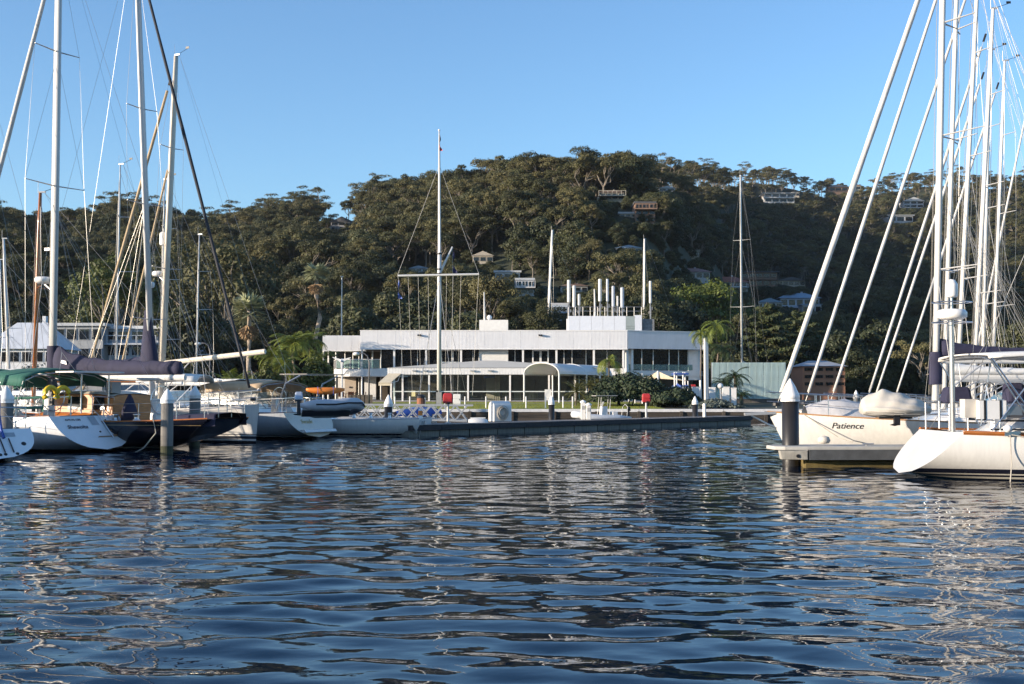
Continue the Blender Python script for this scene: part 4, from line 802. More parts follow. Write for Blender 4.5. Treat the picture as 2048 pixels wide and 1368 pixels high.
paint('hull_right', [(-1, (.015, .016, .025)), (.02, (.68, .64, .55)), (.07, (.015, .016, .03)), (.11, (.68, .64, .55)), (.15, (.015, .016, .03)), (.26, WHITE)])
class Hull:
    def __init__(s, L, B, fs, fm, fb, bow=.9, aft=-.8, stern_w=.72, draft=.5, tm=.42, full=3.0, counter=0, bowfull=1.35):
        s.__dict__.update(locals())
    def sheer(s, t): return lerp(s.fs, s.fb, t) - 4 * t * (1 - t) * ((s.fs + s.fb) / 2 - s.fm)
    def half(s, t):
        if t < s.tm: q = (s.tm - t) / s.tm; k = 1 - (1 - s.stern_w) * q ** 2
        else: q = (t - s.tm) / (1 - s.tm); k = (1 - q ** 2.1) ** .92 if q < 1 else 0
        return s.B / 2 * max(k, .004)
    def pt(s, t, v, sd=1):                    # t along, v 0 (keel) .. 1 (sheer)
        zs = s.sheer(t); zk = -s.draft * math.sin(math.pi * min(1, .12 + .82 * t)) if not s.counter else -s.draft * math.sin(math.pi * min(1, max(0.0, (t - .12) / .88 * .9 + .0)))
        if t < .12 and s.counter: zk = lerp(s.counter, 0, t / .12)
        if s.aft < 0 and not s.counter: zk = lerp(.1, zk, min(1, t / .18)) 
        z = lerp(zk, zs, v)
        p = lerp(s.full, s.bowfull, sstep(.35, 1, t)); y = s.half(t) * (1 - (1 - v) ** p) ** (1 / lerp(1.9, 1.15, sstep(.4, 1, t)))
        xs = s.aft * (1 - v) if s.aft < 0 else s.aft * (1 - v) ** 1.3
        xb = s.L - s.bow * (1 - (z + .1) / (s.fb + .1)) if z > -.1 else s.L - s.bow - (-.1 - z) * 1.5
        return Vector((lerp(xs, xb, t), sd * y, z))
    def deck(s, t, f=0, up=0): p = s.pt(t, 1); return Vector((p.x, p.y * f, s.sheer(t) + .05 * (1 - f * f) + up))
    def tx(s, x): return min(1, max(0, x / s.L))
def build_hull(root, h, mat, deckmat, transom=None, rail=None, nt_=30, nv=12):
    ts = [i / nt_ for i in range(nt_ + 1)]; vs = [(j / nv) for j in range(nv + 1)]
    b = MB()
    secs = [[h.pt(t, v, 1) for v in vs[::-1]] + [h.pt(t, v, -1) for v in vs[1:]] for t in ts]
    b.loft(secs); b.build('hull', mat, root, smooth=True)
    MB().poly(secs[0]).build('transom', transom or mat, root)
    d = MB(); d.loft([[h.deck(t, f, -.02) for f in (-1, -.6, 0, .6, 1)] for t in ts]); d.build('deck', deckmat, root)
    for sd in (1, -1): MB().tube([h.deck(t, sd, .015) - Vector((0, sd * .02, 0)) for t in ts], .03, 5).build('toe_rail', rail or m['alloy'], root)
def coachroof(root, h, x0, x1, wf, ht, mat, nwin=3, slope=.9, win=True, z_add=0):
    n = 14; secs = []
    for i in range(n + 1):
        u = i / n; x = lerp(x0, x1, u); t = h.tx(x); hw = h.half(t) * wf; z = h.sheer(t) + z_add - .03
        k = sstep(0, .05, u) * (1 - sstep(1 - slope * .5, 1, u) ** 1.4); H = ht * max(.03, k)
        secs.append([Vector((x, hw * f, z + H * g)) for f, g in ((1, 0), (.97, .45), (.9, .8), (.74, .97), (.4, 1.05), (0, 1.08), (-.4, 1.05), (-.74, .97), (-.9, .8), (-.97, .45), (-1, 0))])
    c = MB().loft(secs, False).build('coachroof', mat, root, smooth=True)
    MB().poly(secs[0]).build('bulkhead', mat, root)
    for q in range(nwin if win else 0):
        ua, ub = .1 + q * .62 / nwin, .1 + (q + .8) * .62 / nwin
        for sd in (1, -1):
            P = []
            for u, g in ((ua, .3), (ub, .3), (ub, .72), (ua, .72)):
                x = lerp(x0, x1, u); t = h.tx(x); hw = h.half(t) * wf * (lerp(1, .92, g)) + .012; P.append(Vector((x, sd * hw, h.sheer(t) + z_add - .03 + ht * g)))
            MB().prism(P, (0, sd * .01, 0)).build('cabin_window', m['glass_dark'], root)
    return c
def rails(root, h, n=7, t0=.1, t1=.86, ht=.62, two=True, pulpit=True, pushpit=True, mat=None):
    mat = mat or m['steel']; st = MB().tube([(0, 0, 0), (0, 0, ht)], .014, 5).mesh('stanchion', mat)
    for sd in (1, -1):
        P = []
        for i in range(n):
            t = lerp(t0, t1, i / (n - 1)); p = h.deck(t, sd * .97); inst('stanchion', st, root, p); P.append(p)
        for z in ((ht - .01, ht * .5) if two else (ht - .01,)): MB().tube([p + Vector((0, 0, z)) for p in P], .006, 4).build('lifeline', m['wire'], root)
    if pulpit:
        b = MB(); t = t1; a = [h.deck(x, s * .95, ht) for s, x in ((1, t), (1, (t + 1) / 2), (1, .985), (-1, .985), (-1, (t + 1) / 2), (-1, t))]; a[2].x += .2; a[3].x += .2; b.tube(a, .016, 5)
        b.tube([p - Vector((0, 0, ht * .45)) for p in a[0:3]], .012, 4); b.tube([p - Vector((0, 0, ht * .45)) for p in a[3:]], .012, 4)
        for s, x in ((1, t), (1, .95), (-1, t), (-1, .95)): b.tube([h.deck(x, s * .95), h.deck(x, s * .95, ht)], .016, 5)
        b.build('pulpit', mat, root)
    if pushpit:
        for s in (1, -1):
            b = MB(); a = [h.deck(t0, s * .96, ht), h.deck(.01, s * .93, ht), h.deck(.01, s * .3, ht)]; b.tube(a, .016, 5); b.tube([p - Vector((0, 0, ht * .45)) for p in a], .012, 4)
            for p in a: b.tube([p, p - Vector((0, 0, ht))], .016, 5)
            b.build('pushpit', mat, root)
def rig(root, h, xm, ztop, w=.13, mat=None, zb=None, sp=((.36, 1.0), (.66, .8)), sweep=.0, rake=.25, fore=None, fore_r=.09, fore_mat=None, fore_top=.97, back=True, boom=None, boomz=1.0, cover=None, cover_h=.7, spmat=None, inner=None, vang=True, lazy=True, halyards=2, windex=True, boomrise=.0, wr=.007):
    mat = mat or m['mast_white']; zb = zb if zb is not None else h.sheer(h.tx(xm)) + .1
    M0, M1 = Vector((xm, 0, zb)), Vector((xm - rake, 0, ztop)); mp = lambda k: M0.lerp(M1, k)
    MB().tube([mp(0), mp(.55), mp(.86), M1], [w * .98, w, w * .92, w * .7], 12, ry=.68).build('mast', mat, root, smooth=False).data.polygons.foreach_set('use_smooth', [True] * 36 + [False] * 2)
    MB().box(M1 + Vector((-.08, 0, .04)), (.3, .08, .06)).build('masthead', m['alloy'], root)
    t = h.tx(xm - .25); tips = []
    wz = m['wire']
    for i, (k, half) in enumerate(sp):
        for s in (1, -1):
            e = mp(k) + Vector((-sweep * half, s * half, .06)); MB().tube([mp(k), e], [.05, .028], 6, ry=.5).build('spreader', spmat or mat, root); tips.append((s, k, e))
    for s in (1, -1):
        c = h.deck(t, s * .93); P = [c] + [e for q, k, e in tips if q == s] + [mp(fore_top)]; MB().tube(P, wr, 4).build('cap_shroud', wz, root)
        if tips: MB().tube([h.deck(t + .015, s * .9), mp(sp[0][0] - .01)], wr, 4).build('lower_shroud', wz, root)
        if len(sp) > 1: MB().tube([[e for q, k, e in tips if q == s][0], mp(sp[1][0] - .01)], wr, 4).build('intermediate_shroud', wz, root)
    if back:
        p = mp(.35 if False else .999) + Vector((-.2, 0, 0)); j = Vector((1.2, 0, h.fs + 2.2)); MB().tube([p, j], wr, 4).build('backstay', wz, root)
        for s in (1, -1): MB().tube([j, h.deck(.01, s * .75)], wr, 4).build('backstay_leg', wz, root)
    if fore is not None:
        f0 = Vector((fore, 0, h.sheer(h.tx(min(fore, h.L))) + .15)); f1 = mp(fore_top) + Vector((.1, 0, 0)); fm = fore_mat or m['furled_sail']; rg = np.random.default_rng(int(fore * 100)); K = 16
        MB().tube([f0, f1], wr, 4).build('forestay', wz, root)
        MB().tube([f0.lerp(f1, .03 + .9 * i / K) for i in range(K + 1)], [fore_r * (.75 + .45 * math.sin(math.pi * (.1 + .75 * i / K))) * rg.uniform(.93, 1.07) for i in range(K + 1)], 8).build('furled_headsail', fm, root, smooth=True)
        MB().lathe(f0 + Vector((0, 0, .05)), [(.05, 0), (.12, .02), (.12, .1), (.05, .12)], 10).build('furler_drum', m['black'], root); MB().tube([f0.lerp(f1, .945), f0.lerp(f1, .965)], .05, 8).build('furler_swivel', m['black'], root)
    if inner:
        f0 = Vector((inner, 0, h.sheer(h.tx(inner)) + .2)); f1 = mp(.72); MB().tube([f0.lerp(f1, .03 + .9 * i / 8) for i in range(9)], fore_r * .85, 7).build('staysail', fore_mat or m['furled_sail'], root, smooth=True); MB().tube([f0, f1], wr, 4).build('inner_forestay', wz, root)
    if boom:
        zbm = zb + boomz; g0_, g1_ = Vector((xm - .2, 0, zbm)), Vector((xm - boom, 0, zbm + boomrise)); MB().tube([g0_, g1_], .085, 8, ry=1.35).build('boom', mat, root)
        if cover:
            n = 22; secs = []; rg = np.random.default_rng(3)
            for i in range(n + 1):
                u = i / n; c = g0_.lerp(g1_, .97 * u) + Vector((.25 * (1 - u) if 0 else 0, 0, .09)); H = cover_h * (.42 + .58 * math.exp(-u * 4.5)) * (1 + .05 * math.sin(i * 1.9)); wd = .17 * (1.15 - .35 * u) * (1 + .1 * math.sin(i * 2.7))
                secs.append([c + Vector((0, wd * math.sin(a) * (1 - .55 * max(0, -math.cos(a))) * 1.0, H * (.5 - .5 * math.cos(a)))) for a in [2 * math.pi * k / 12 for k in range(12)]])
            MB().loft(secs, True, True).build('sail_cover', cover, root, smooth=True)
        if lazy:
            for s in (1, -1):
                for u in (.35, .75): MB().tube([g0_.lerp(g1_, u) + Vector((0, s * .2, .1)), mp(.42) + Vector((0, s * .05, 0))], wr * .7, 3).build('lazy_jack', wz, root)
        if vang: MB().tube([mp(.02), g0_.lerp(g1_, .28)], .03, 6).build('vang', m['alloy'], root)
        MB().tube([g1_, M1 + Vector((-.2, 0, 0))], wr * .7, 3).build('topping_lift', wz, root); MB().tube([g0_.lerp(g1_, .8), Vector((g0_.lerp(g1_, .8).x + .1, 0, h.sheer(.2) + .4))], .018, 4).build('mainsheet', m['rope'], root)
    for i in range(halyards): MB().tube([mp(.03) + Vector((w + .03, (.06 if i else -.06), 0)), mp(.93) + Vector((w + .02, 0, 0))], wr * .8, 3).build('halyard', m['rope'], root)
    if windex:
        MB().tube([M1 + Vector((.1, 0, 0)), M1 + Vector((.1, 0, .55))], .009, 4).build('masthead_antenna', m['white_paint'], root); b = MB(); b.tube([M1 + Vector((-.1, 0, .05)), M1 + Vector((-.7, 0, .25))], .012, 4); b.box(M1 + Vector((-.7, 0, .3)), (.2, .02, .1)); b.build('wind_vane', m['black'], root)
    return mp
def bimini(root, x0, x1, hw, z, mat, frame=None, drop=.16, arch=.16, legs_x=None, zdeck=1.0, nb=3):
    n = 8; secs = [[Vector((lerp(x0, x1, i / n), hw * f, z + arch * (1 - f * f) - drop * (abs(f) > .97) + .06 * math.sin(math.pi * i / n) - .02 * math.sin(i * 3.1) * (1 - abs(f)))) for f in (-1, -.965, -.7, -.35, 0, .35, .7, .965, 1)] for i in range(n + 1)]
    o = MB().loft(secs).build('bimini_top', mat, root, smooth=True); md = o.modifiers.new('thick', 'SOLIDIFY'); md.thickness = .03
    lx = legs_x if legs_x is not None else (x0 + x1) / 2
    for i in range(nb):
        x = lerp(x0 + .05, x1 - .05, i / (nb - 1))
        MB().tube([(lx, -hw, zdeck), (x, -hw, z - .1), (x, -hw * .7, z + arch * .5 - .05), (x, 0, z + arch - .05), (x, hw * .7, z + arch * .5 - .05), (x, hw, z - .1), (lx, hw, zdeck)], .018, 6).build('bimini_frame', frame or m['steel'], root)
def wheel(root, x, z, r=.5):
    b = MB(); b.tube([(x, r * math.cos(a), z + r * math.sin(a)) for a in [2 * math.pi * k / 20 for k in range(21)]], .018, 5)
    for k in range(6): a = math.pi * k / 3; b.tube([(x, 0, z), (x, r * math.cos(a), z + r * math.sin(a))], .01, 4)
    b.build('steering_wheel', m['steel'], root); MB().box((x + .2, 0, z - .35), (.3, .3, .8), taper=.7).build('pedestal', m['white_paint'], root)
def winch(root, p, r=.1): MB().lathe(p, [(r, 0), (r, .05), (r * .7, .08), (r * .75, .2), (r * .95, .22), (r * .9, .26)], 12).build('winch', m['steel'], root, smooth=True)
def radar(root, p, r=.3, bracket=None):
    b = MB().lathe(p, [(r * .7, 0), (r, .06), (r, .17), (r * .85, .23), (.02, .26)], 18).build('radar_dome', m['white_paint'], root, smooth=True)
    if bracket: MB().tube([p, bracket], .03, 5).build('radar_bracket', m['alloy'], root)
def outboard(root, p, cowl, rz=0):
    o = MB(); o.box(p + Vector((0, 0, .2)), (.34, .26, .34), taper=.8); a = bevel(o.build('outboard_cowl', cowl, root), .05); MB().box(p + Vector((0, 0, -.25)), (.14, .1, .6)).build('outboard_leg', m['black'], root)
    q = MB(); q.lathe(p + Vector((-.1, 0, -.55)), [(.02, 0), (.12, .03), (.02, .06)], 6); q.build('propeller', m['black'], root)
def stern_world(px, py, Y=None): return on(px, py) if Y is None else at(px, py, Y)
def yacht(name, label, p, psi, cat='yacht', group=None): return thing(name, label, cat, (p.x, p.y, 0), R_(psi), group)

def hull_text(name, body, size, mat, root, h, xc, zc, side, shear=0):
    """lettering wrapped on the topsides"""
    o = text(name, body, size, mat, root, (0, 0, 0), (0, 0, 0), shear)
    for v in o.data.vertices:
        x, z = xc - side * v.co.x, zc + v.co.y; lo, hi = 0.0, 1.0
        for k in range(24):
            t = (lo + hi) / 2; a, b_ = h.pt(t, 0).z, h.pt(t, 1).z; q = h.pt(t, min(1, max(0, (z - a) / (b_ - a)))); lo, hi = (t, hi) if q.x < x else (lo, t)
        v.co = (x, side * (q.y + .01), z)
    o.data.update(); return o
# ---- navy classic yacht (left)
def navy_yacht():
    p = on(456, 902); r = yacht('classic_yacht', 'navy blue classic yacht with varnished cabin and navy sail cover', p, 155); h = Hull(14.5, 3.9, 1.12, 1.02, 1.45, 2.2, 1.5, .58, .6, .45, 2.4, counter=.3)
    build_hull(r, h, m['hull_navy'], m['teak'], M('navy_transom', NAVY, .25, coat=.4), m['varnish'])
    coachroof(r, h, 4.6, 8.9, .62, .42, m['varnish'], 3, win=False)
    c = MB(); secs = []
    for x, k in ((4.2, .0), (4.25, .9), (4.9, 1.0), (6.2, 1.0), (6.9, .98), (7.3, .35), (7.5, 0)):
        hw = 1.12; z = h.sheer(h.tx(x)) + .02; secs.append([Vector((x, s * hw * (1 - .12 * g), z + 1.0 * k * g)) for s, g in ((1, 0), (1, .5), (1, .92), (.8, 1), (0, 1.04), (-.8, 1), (-1, .92), (-1, .5), (-1, 0))])
    ch = c.loft(secs).build('deckhouse', M('cabin_varnish', (.5, .19, .05), .5, var=.25, stretch=(1, 1, 6)), r)
    MB().loft([[s + Vector((0, 0, .03)) for s in sec[2:7]] for sec in secs[1:5]]).build('deckhouse_roof', M('house_cream', (.66, .6, .5), .6), r)
    for x0, x1 in ((4.55, 5.1), (5.6, 6.3)):
        for s in (1, -1):
            z = h.sheer(.4) + .03; f = MB().prism([(x0, s * 1.085, z + .38), (x1, s * 1.085, z + .38), (x1, s * 1.03, z + .84), (x0 + .1, s * 1.03, z + .84)], (0, s * .03, 0)).build('cabin_window', m['glass_dark'], r)
    rails(r, h, 8, .08, .8, .62); wheel(r, 3.0, 1.75)
    mp = rig(r, h, 8.2, 19.5, .165, zb=1.2, sp=((.47, 1.45), (.75, 1.1)), fore=14.2, fore_r=.075, boom=6.3, boomz=1.35, cover=m['navy_cloth'], cover_h=1.15, spmat=m['alloy'], rake=.0)
    MB().loft([[mp(k) + Vector((.24 * math.cos(a) - .02, .2 * math.sin(a), 0)) for a in [2 * math.pi * q / 10 for q in range(10)]] for k in (.068, .085, .105, .125, .14)], True).build('mast_collar_cover', m['navy_cloth'], r, smooth=True)
    MB().prism([(7.25, .23, 3.05), (7.55, .235, 3.12), (7.5, .23, 3.22), (7.3, .23, 3.18)], (0, .006, 0)).build('cover_emblem', m['white_paint'], r)
    radar(r, mp(.27) + Vector((.5, 0, 0)), .34, mp(.25)); MB().box(mp(.34) + Vector((.32, 0, 0)), (.25, .12, .1)).build('deck_light', m['white_paint'], r)
    q = MB(); q.loft([[Vector((x, y, h.sheer(h.tx(x)) + .06 + z)) for x, y, z in ((a, -1.2 * k, -.3), (a, -1.15 * k, .1), (a, 0, .16), (a, 1.15 * k, .1), (a, 1.2 * k, -.3))] for a, k in ((-.12, .72), (.4, .82), (1.1, .95), (1.7, 1.0))]); q.build('stern_cover', m['navy_cloth'], r, smooth=True)
    MB().tube([h.deck(.14, 1, .1), h.deck(.13, 1.02, -.4), h.deck(.16, 1.05, -.9), h.deck(.2, 1.05, -1.15)], .022, 5).build('mooring_rope', m['rope'], r)
    cv = MB(); cv.lathe((3.6, .9, h.sheer(.25)), [(.3, 0), (.26, .4), (.12, .8), (.04, .95)], 10); cv.build('winch_cover', m['navy_cloth'], r, smooth=True); winch(r, Vector((3.0, 1.2, h.sheer(.2))), .13); winch(r, Vector((3.9, 1.25, h.sheer(.25))), .12)
    for x in (2.2, 2.9): MB().tube([(x, h.half(h.tx(x)) * .985, 1.0), (x + .12, h.half(h.tx(x)) * .99, 1.0)], .04, 6).build('hawse_fitting', m['steel'], r)
navy_yacht()
# ---- white scoop-stern yacht with green covers (left)
def green_yacht():
    p = on(168, 903); r = yacht('cruising_yacht', 'white cruising yacht with green bimini and scoop stern ladder', p, 150); h = Hull(14.2, 4.2, 1.22, 1.2, 1.6, 1.0, -1.15, .7, .5, .4, 3.2)
    tm = M('transom_white', (.78, .79, .8), .25, var=.03, coat=.3); build_hull(r, h, m['hull_bene'], m['gelcoat'], tm, M('brown_rail', (.2, .1, .06), .5))
    coachroof(r, h, 4.6, 10.5, .64, .42, m['gelcoat'], 4); rails(r, h, 7, .1, .86, .62, pushpit=True)
    for s in (1, -1): MB().tube([h.deck(t, s * .97, .64) for t in (.02, .06, .12, .2, .3)], .045, 6).build('rail_cover', m['green_cloth'], r); MB().tube([h.deck(t, s * .97, .3) for t in (.02, .06, .12, .2, .3)], .05, 6).build('rail_cover', m['green_cloth'], r)
    for s in (1, -1): MB().prism([h.deck(.16, s * .98, .1), h.deck(.34, s * .98, .1), h.deck(.34, s * .98, .6), h.deck(.16, s * .98, .62)], (0, s * .02, 0)).build('weather_cloth', m['green_cloth'], r)
    bimini(r, .9, 3.4, 1.75, 2.5, m['green_cloth'], zdeck=1.3, legs_x=1.4, drop=.3, arch=.3); bimini(r, 3.7, 6.0, 1.75, 2.45, m['green_cloth'], zdeck=1.5, legs_x=4.8, drop=.3, arch=.34)
    wheel(r, 1.6, 1.85, .48); rig(r, h, 8.6, 20, .15, zb=1.7, fore=13.9, boom=6.0, boomz=1.05, cover=None, lazy=False)
    # things on the transom: a plane leaning aft at the bottom
    T0, T1 = h.pt(0, 1), h.pt(0, .12); ax = Vector((T1.x - T0.x, 0, T1.z - T0.z)); k = math.atan2(-ax.x, -ax.z)
    def tp(y, v, off=.02): q = Vector((lerp(T1.x, T0.x, v), y, lerp(T1.z, T0.z, v))); return q + Vector((-math.cos(k), 0, -math.sin(k) * -1)) * off
    eu = Euler((math.pi / 2 - k, 0, -math.pi / 2), 'XYZ'); nrm = Vector((-math.cos(k), 0, math.sin(k)))
    text('name_lettering', 'Shewolta', .23, m['text_ink'], r, tp(.62, .62), eu, FONT_ITALIC); text('registration_lettering', 'AHY1N 12N', .12, m['text_ink'], r, tp(.62, .86), eu)
    g = MB(); g.poly([tp(-.06, .68, .015), tp(-.36, .68, .015), tp(-.36, .97, .015), tp(-.06, .97, .015)]); g.build('transom_gate', M('gate_grey', (.34, .38, .42), .4), r)
    ld = MB()
    for y in (-.55, -.95): ld.tube([tp(y, .2, .05), tp(y, .98, .06), tp(y, 1.18, .0), tp(y, 1.25, -.15)], .018, 5)
    ld.build('boarding_ladder', m['steel'], r)
    for v in (.3, .45, .6, .78): MB().tube([tp(-.55, v, .05), tp(-.95, v, .05)], .016, 5).build('ladder_rung', m['teak'], r)
    MB().prism([tp(.05, .27, .01), tp(-1.1, .27, .01), tp(-1.25, .29, .01), tp(0, .29, .01)], nrm * .02).build('platform_step', m['teak'], r)
    MB().tube([tp(-.2, .45, .0), tp(-.2, .45, .02)], .035, 8).build('shower_fitting', m['black'], r); MB().tube([tp(-.75, .84, .0), tp(-.75, .84, .02)], .03, 8).build('shower_fitting', m['black'], r)
    hull_text('maker_lettering', 'BENETEAU 473', .13, m['text_ink'], r, h, 2.2, 1.0, 1)
    for x0, x1 in ((1.7, 3.6), (.9, 1.4)): MB().prism([(x0, h.half(h.tx(x0)) * .99 + .012, .86), (x1, h.half(h.tx(x1)) * .99 + .012, .86), (x1, h.half(h.tx(x1)) * .99 + .012, .9), (x0 + .15, h.half(h.tx(x0)) * .99 + .012, .9)], (0, .004, 0)).build('hull_stripe', m['text_ink'], r)
    outboard(r, Vector((.5, .95, 2.1)), m['black']); 
    for s in (.75, 1.25): MB().tube([(.2, s + .24 * math.cos(a), 1.95 + .24 * math.sin(a)) for a in [math.pi * q / 8 - .6 for q in range(12)]], .085, 8).build('horseshoe_buoy', m['yellow'], r, smooth=True)
    MB().ball((2.6, 1.9, 1.75), .22, .22, .2).build('fender_ball', m['cream_cloth'], r, smooth=True); MB().box((4.2, 2.1, 1.6), (.3, .1, .55)).build('life_sling_bag', m['white_cloth'], r)
    for y in (-1.3, -.1): MB().tube([(.3, y, 1.3), (.3, y, 2.65)], .03, 6).build('davit_post', m['steel'], r)
    MB().box((.2, -.4, 2.72), (.9, 2.2, .05)).build('solar_panel', M('panel_white', (.62, .62, .62), .3), r); MB().box((.4, -1.6, 2.2), (.3, .4, .4)).build('grill_box', M('grey_box', (.3, .3, .3), .4), r)
    for x in (2.0, 3.2): winch(r, Vector((x, 1.5, 1.35)), .1)
    MB().tube([h.deck(.17, .98, .04), h.deck(.3, 1.08, -.42), h.deck(.36, 1.12, -.52)], .022, 5).build('mooring_rope', m['black'], r)
green_yacht()
# ---- stern at the left edge
def edge_yacht():
    p = on(-46, 925); r = yacht('racing_yacht', 'white yacht cut by the left edge with open scoop transom', p, 136); h = Hull(11.5, 3.6, .95, .95, 1.25, .8, -.9, .86, .4, .4, 3.2); tm = MATS['transom_white']
    build_hull(r, h, m['hull_white_plain'], m['gelcoat'], tm); coachroof(r, h, 3.9, 8.5, .6, .36, m['gelcoat'], 3); rails(r, h, 6, .1, .86, .6)
    T0, T1 = h.pt(0, 1), h.pt(0, .12); k = math.atan2(-(T1.x - T0.x), -(T1.z - T0.z))
    def tp(y, v, off=.015): return Vector((lerp(T1.x, T0.x, v), y, lerp(T1.z, T0.z, v))) + Vector((-math.cos(k), 0, math.sin(k))) * off
    eu = Euler((math.pi / 2 - k, 0, -math.pi / 2), 'XYZ'); text('name_lettering', 'us', .3, m['text_ink'], r, tp(.35, .78), eu, FONT_ITALIC, sx=1.25)
    for y, v in ((.55, .25), (-1.15, .42), (-.5, .05), (-.85, .06), (-.35, .04)): MB().tube([tp(y, v, -.01), tp(y, v, .015)], .07 if v > .2 else .05, 12).build('exhaust_port', m['black'], r)
    ld = MB()
    for y in (-.5, -.75): ld.tube([tp(y, .1, .03), tp(y, .6, .04)], .02, 5)
    ld.build('boarding_ladder', m['black'], r); MB().prism([tp(-.1, .7, .01), tp(-1.0, .7, .01), tp(-1.0, .84, .01), tp(-.1, .84, .01)], (0, 0, .006)).build('transom_hatch', M('gate_grey', (.34, .38, .42)), r)
    MB().tube([tp(-.62, .62, .05), tp(-.62, .9, .08), (0.2, -.7, 1.4), (.4, -.8, 1.95)], [.05, .045, .03, .02], 6).build('flag_roll', m['blue'], r)
    for q in ((1.4, -.6), (1.6, .4)): winch(r, Vector((q[0], q[1] * 2, .98)), .1)
    rig(r, h, 6.8, 16, .1, fore=11.2, boom=4.6, boomz=1.2)
edge_yacht()
# ---- plumb bow yacht heading right
def plumb_yacht():
    bow = on(517, 887); psi = -30; L = 15.5; p = Vector((bow.x - L * math.cos(R_(psi)), bow.y - L * math.sin(R_(psi)), 0)); r = yacht('white_sloop', 'white sloop with plumb bow and black furled forestay', p, psi); h = Hull(L, 4.3, 1.25, 1.2, 1.5, .15, -.5, .8, .5, .42, 3)
    build_hull(r, h, m['hull_stripe'], m['gelcoat']); coachroof(r, h, 4.5, 10.8, .6, .4, m['gelcoat'], 4); rails(r, h, 8, .1, .88, .62)
    mp = rig(r, h, 9.6, 21.5, .15, zb=1.75, sp=((.17, .9), (.42, 1.0), (.63, .85)), fore=15.2, fore_r=.058, fore_mat=m['black_sail'], boom=5.2, boomz=1.2, cover=m['navy_cloth'], rake=1.35, spmat=m['alloy'])
    MB().loft([[mp(k) + Vector((w * math.cos(a) - .1, w * .6 * math.sin(a), 0)) for a in [2 * math.pi * q / 10 for q in range(10)]] for k, w in ((.06, .5), (.1, .42), (.15, .26), (.19, .17))], True).build('sail_bag', m['navy_cloth'], r, smooth=True)
    MB().tube([(14.6, .4, 1.55), (15.3, .35, 1.6), (15.6, .3, 1.4)], [.03, .03, .02], 5).build('anchor', M('anchor_grey', (.25, .25, .25), .6), r); radar(r, mp(.24) + Vector((-.1, .28, 0)), .12)
plumb_yacht()
# ---- yacht with tan covers, hull shade painted as grey
def tan_yacht():
    p = on(612, 878); r = yacht('ketch_cruiser', 'cruising yacht, hull painted shade grey, with tan dodger and dinghy on its davits', p, 152); h = Hull(14, 4.2, 1.15, 1.1, 1.55, 1.3, -.75, .74, .55, .42, 2.8)
    build_hull(r, h, m['hull_shade_grey'], m['gelcoat'], M('transom_cream', (.66, .6, .5), .3, var=.06, coat=.3), m['navy_cloth']); coachroof(r, h, 4.2, 9.8, .62, .45, m['gelcoat'], 4); rails(r, h, 8, .1, .86, .62)
    mp = rig(r, h, 8.5, 17.9, .17, mat=m['mast_tan'], zb=1.65, sp=((.38, .95), (.73, .75)), fore=13.8, fore_r=.062, fore_mat=m['tan_sail'], inner=11.6, boom=6.2, boomz=1.75, boomrise=.45, spmat=m['alloy'], rake=.7)
    radar(r, mp(.36) + Vector((.45, 0, 0)), .33, mp(.34)); MB().lathe(mp(.45) + Vector((.3, 0, 0)), [(.14, 0), (.16, .05), (.16, .55), (.1, .62)], 10).build('radar_reflector', m['white_paint'], r)
    bimini(r, 1.2, 4.6, 1.65, 2.3, m['tan_cloth'], zdeck=1.2, legs_x=2.6, drop=.3, arch=.2, nb=4)
    for s in (1, -1):
        for x0, x1 in ((1.3, 2.3), (2.35, 3.4), (3.45, 4.5)): MB().prism([(x0, s * 1.66, 1.5), (x1, s * 1.66, 1.5), (x1, s * 1.66, 2.1), (x0, s * 1.66, 2.1)], (0, s * .01, 0)).build('clear_curtain', m['clear_vinyl'], r)
    for y0, y1 in ((-1.5, -.1), (.1, 1.5)): MB().prism([(4.75, y0, 1.6), (4.75, y1, 1.6), (4.55, y1, 2.2), (4.55, y0, 2.2)], (.01, 0, 0)).build('clear_curtain', m['clear_vinyl'], r)
    MB().box((3.6, 0, 2.6), (1.9, 1.8, .04)).build('solar_panel', M('panel_blue', (.3, .36, .44), .25), r)
    for s in (1, -1): MB().tube([(.6, s * 1.3, 1.2), (.1, s * 1.3, 2.4), (-.7, s * 1.3, 2.75)], .035, 6).build('davit', m['steel'], r)
    MB().box((-.3, 0, 2.8), (1.5, 2.6, .05)).build('solar_panel', M('panel_dark', (.03, .035, .05), .2), r); wheel(r, 1.5, 1.75)
    T0, T1 = h.pt(0, 1), h.pt(0, .12); k = math.atan2(-(T1.x - T0.x), -(T1.z - T0.z))
    def tp(y, v, off=.015): return Vector((lerp(T1.x, T0.x, v), y, lerp(T1.z, T0.z, v))) + Vector((-math.cos(k), 0, math.sin(k))) * off
    eu = Euler((math.pi / 2 - k, 0, -math.pi / 2), 'XYZ'); text('name_lettering', 'Swade', .3, m['text_gold'], r, tp(.35, .58), eu, FONT_ITALIC); text('maker_lettering', 'TWIN', .12, m['text_gold'], r, tp(.5, .88), eu)
    for sd in (1,): MB().prism([(1.0, h.half(.07) * .995 + .01, .85), (6.0, h.half(.42) * .99 + .01, .8), (6.0, h.half(.42) * .99 + .01, .84), (1.0, h.half(.07) * .995 + .01, .89)], (0, .004, 0)).build('hull_stripe', m['navy_cloth'], r)
    MB().prism([tp(1.1, .1, .01), tp(-1.1, .1, .01), tp(-1.1, .22, .01), tp(1.1, .22, .01)], (-.25, 0, .0)).build('swim_step', m['gelcoat'], r)
    return r
TANY = tan_yacht()
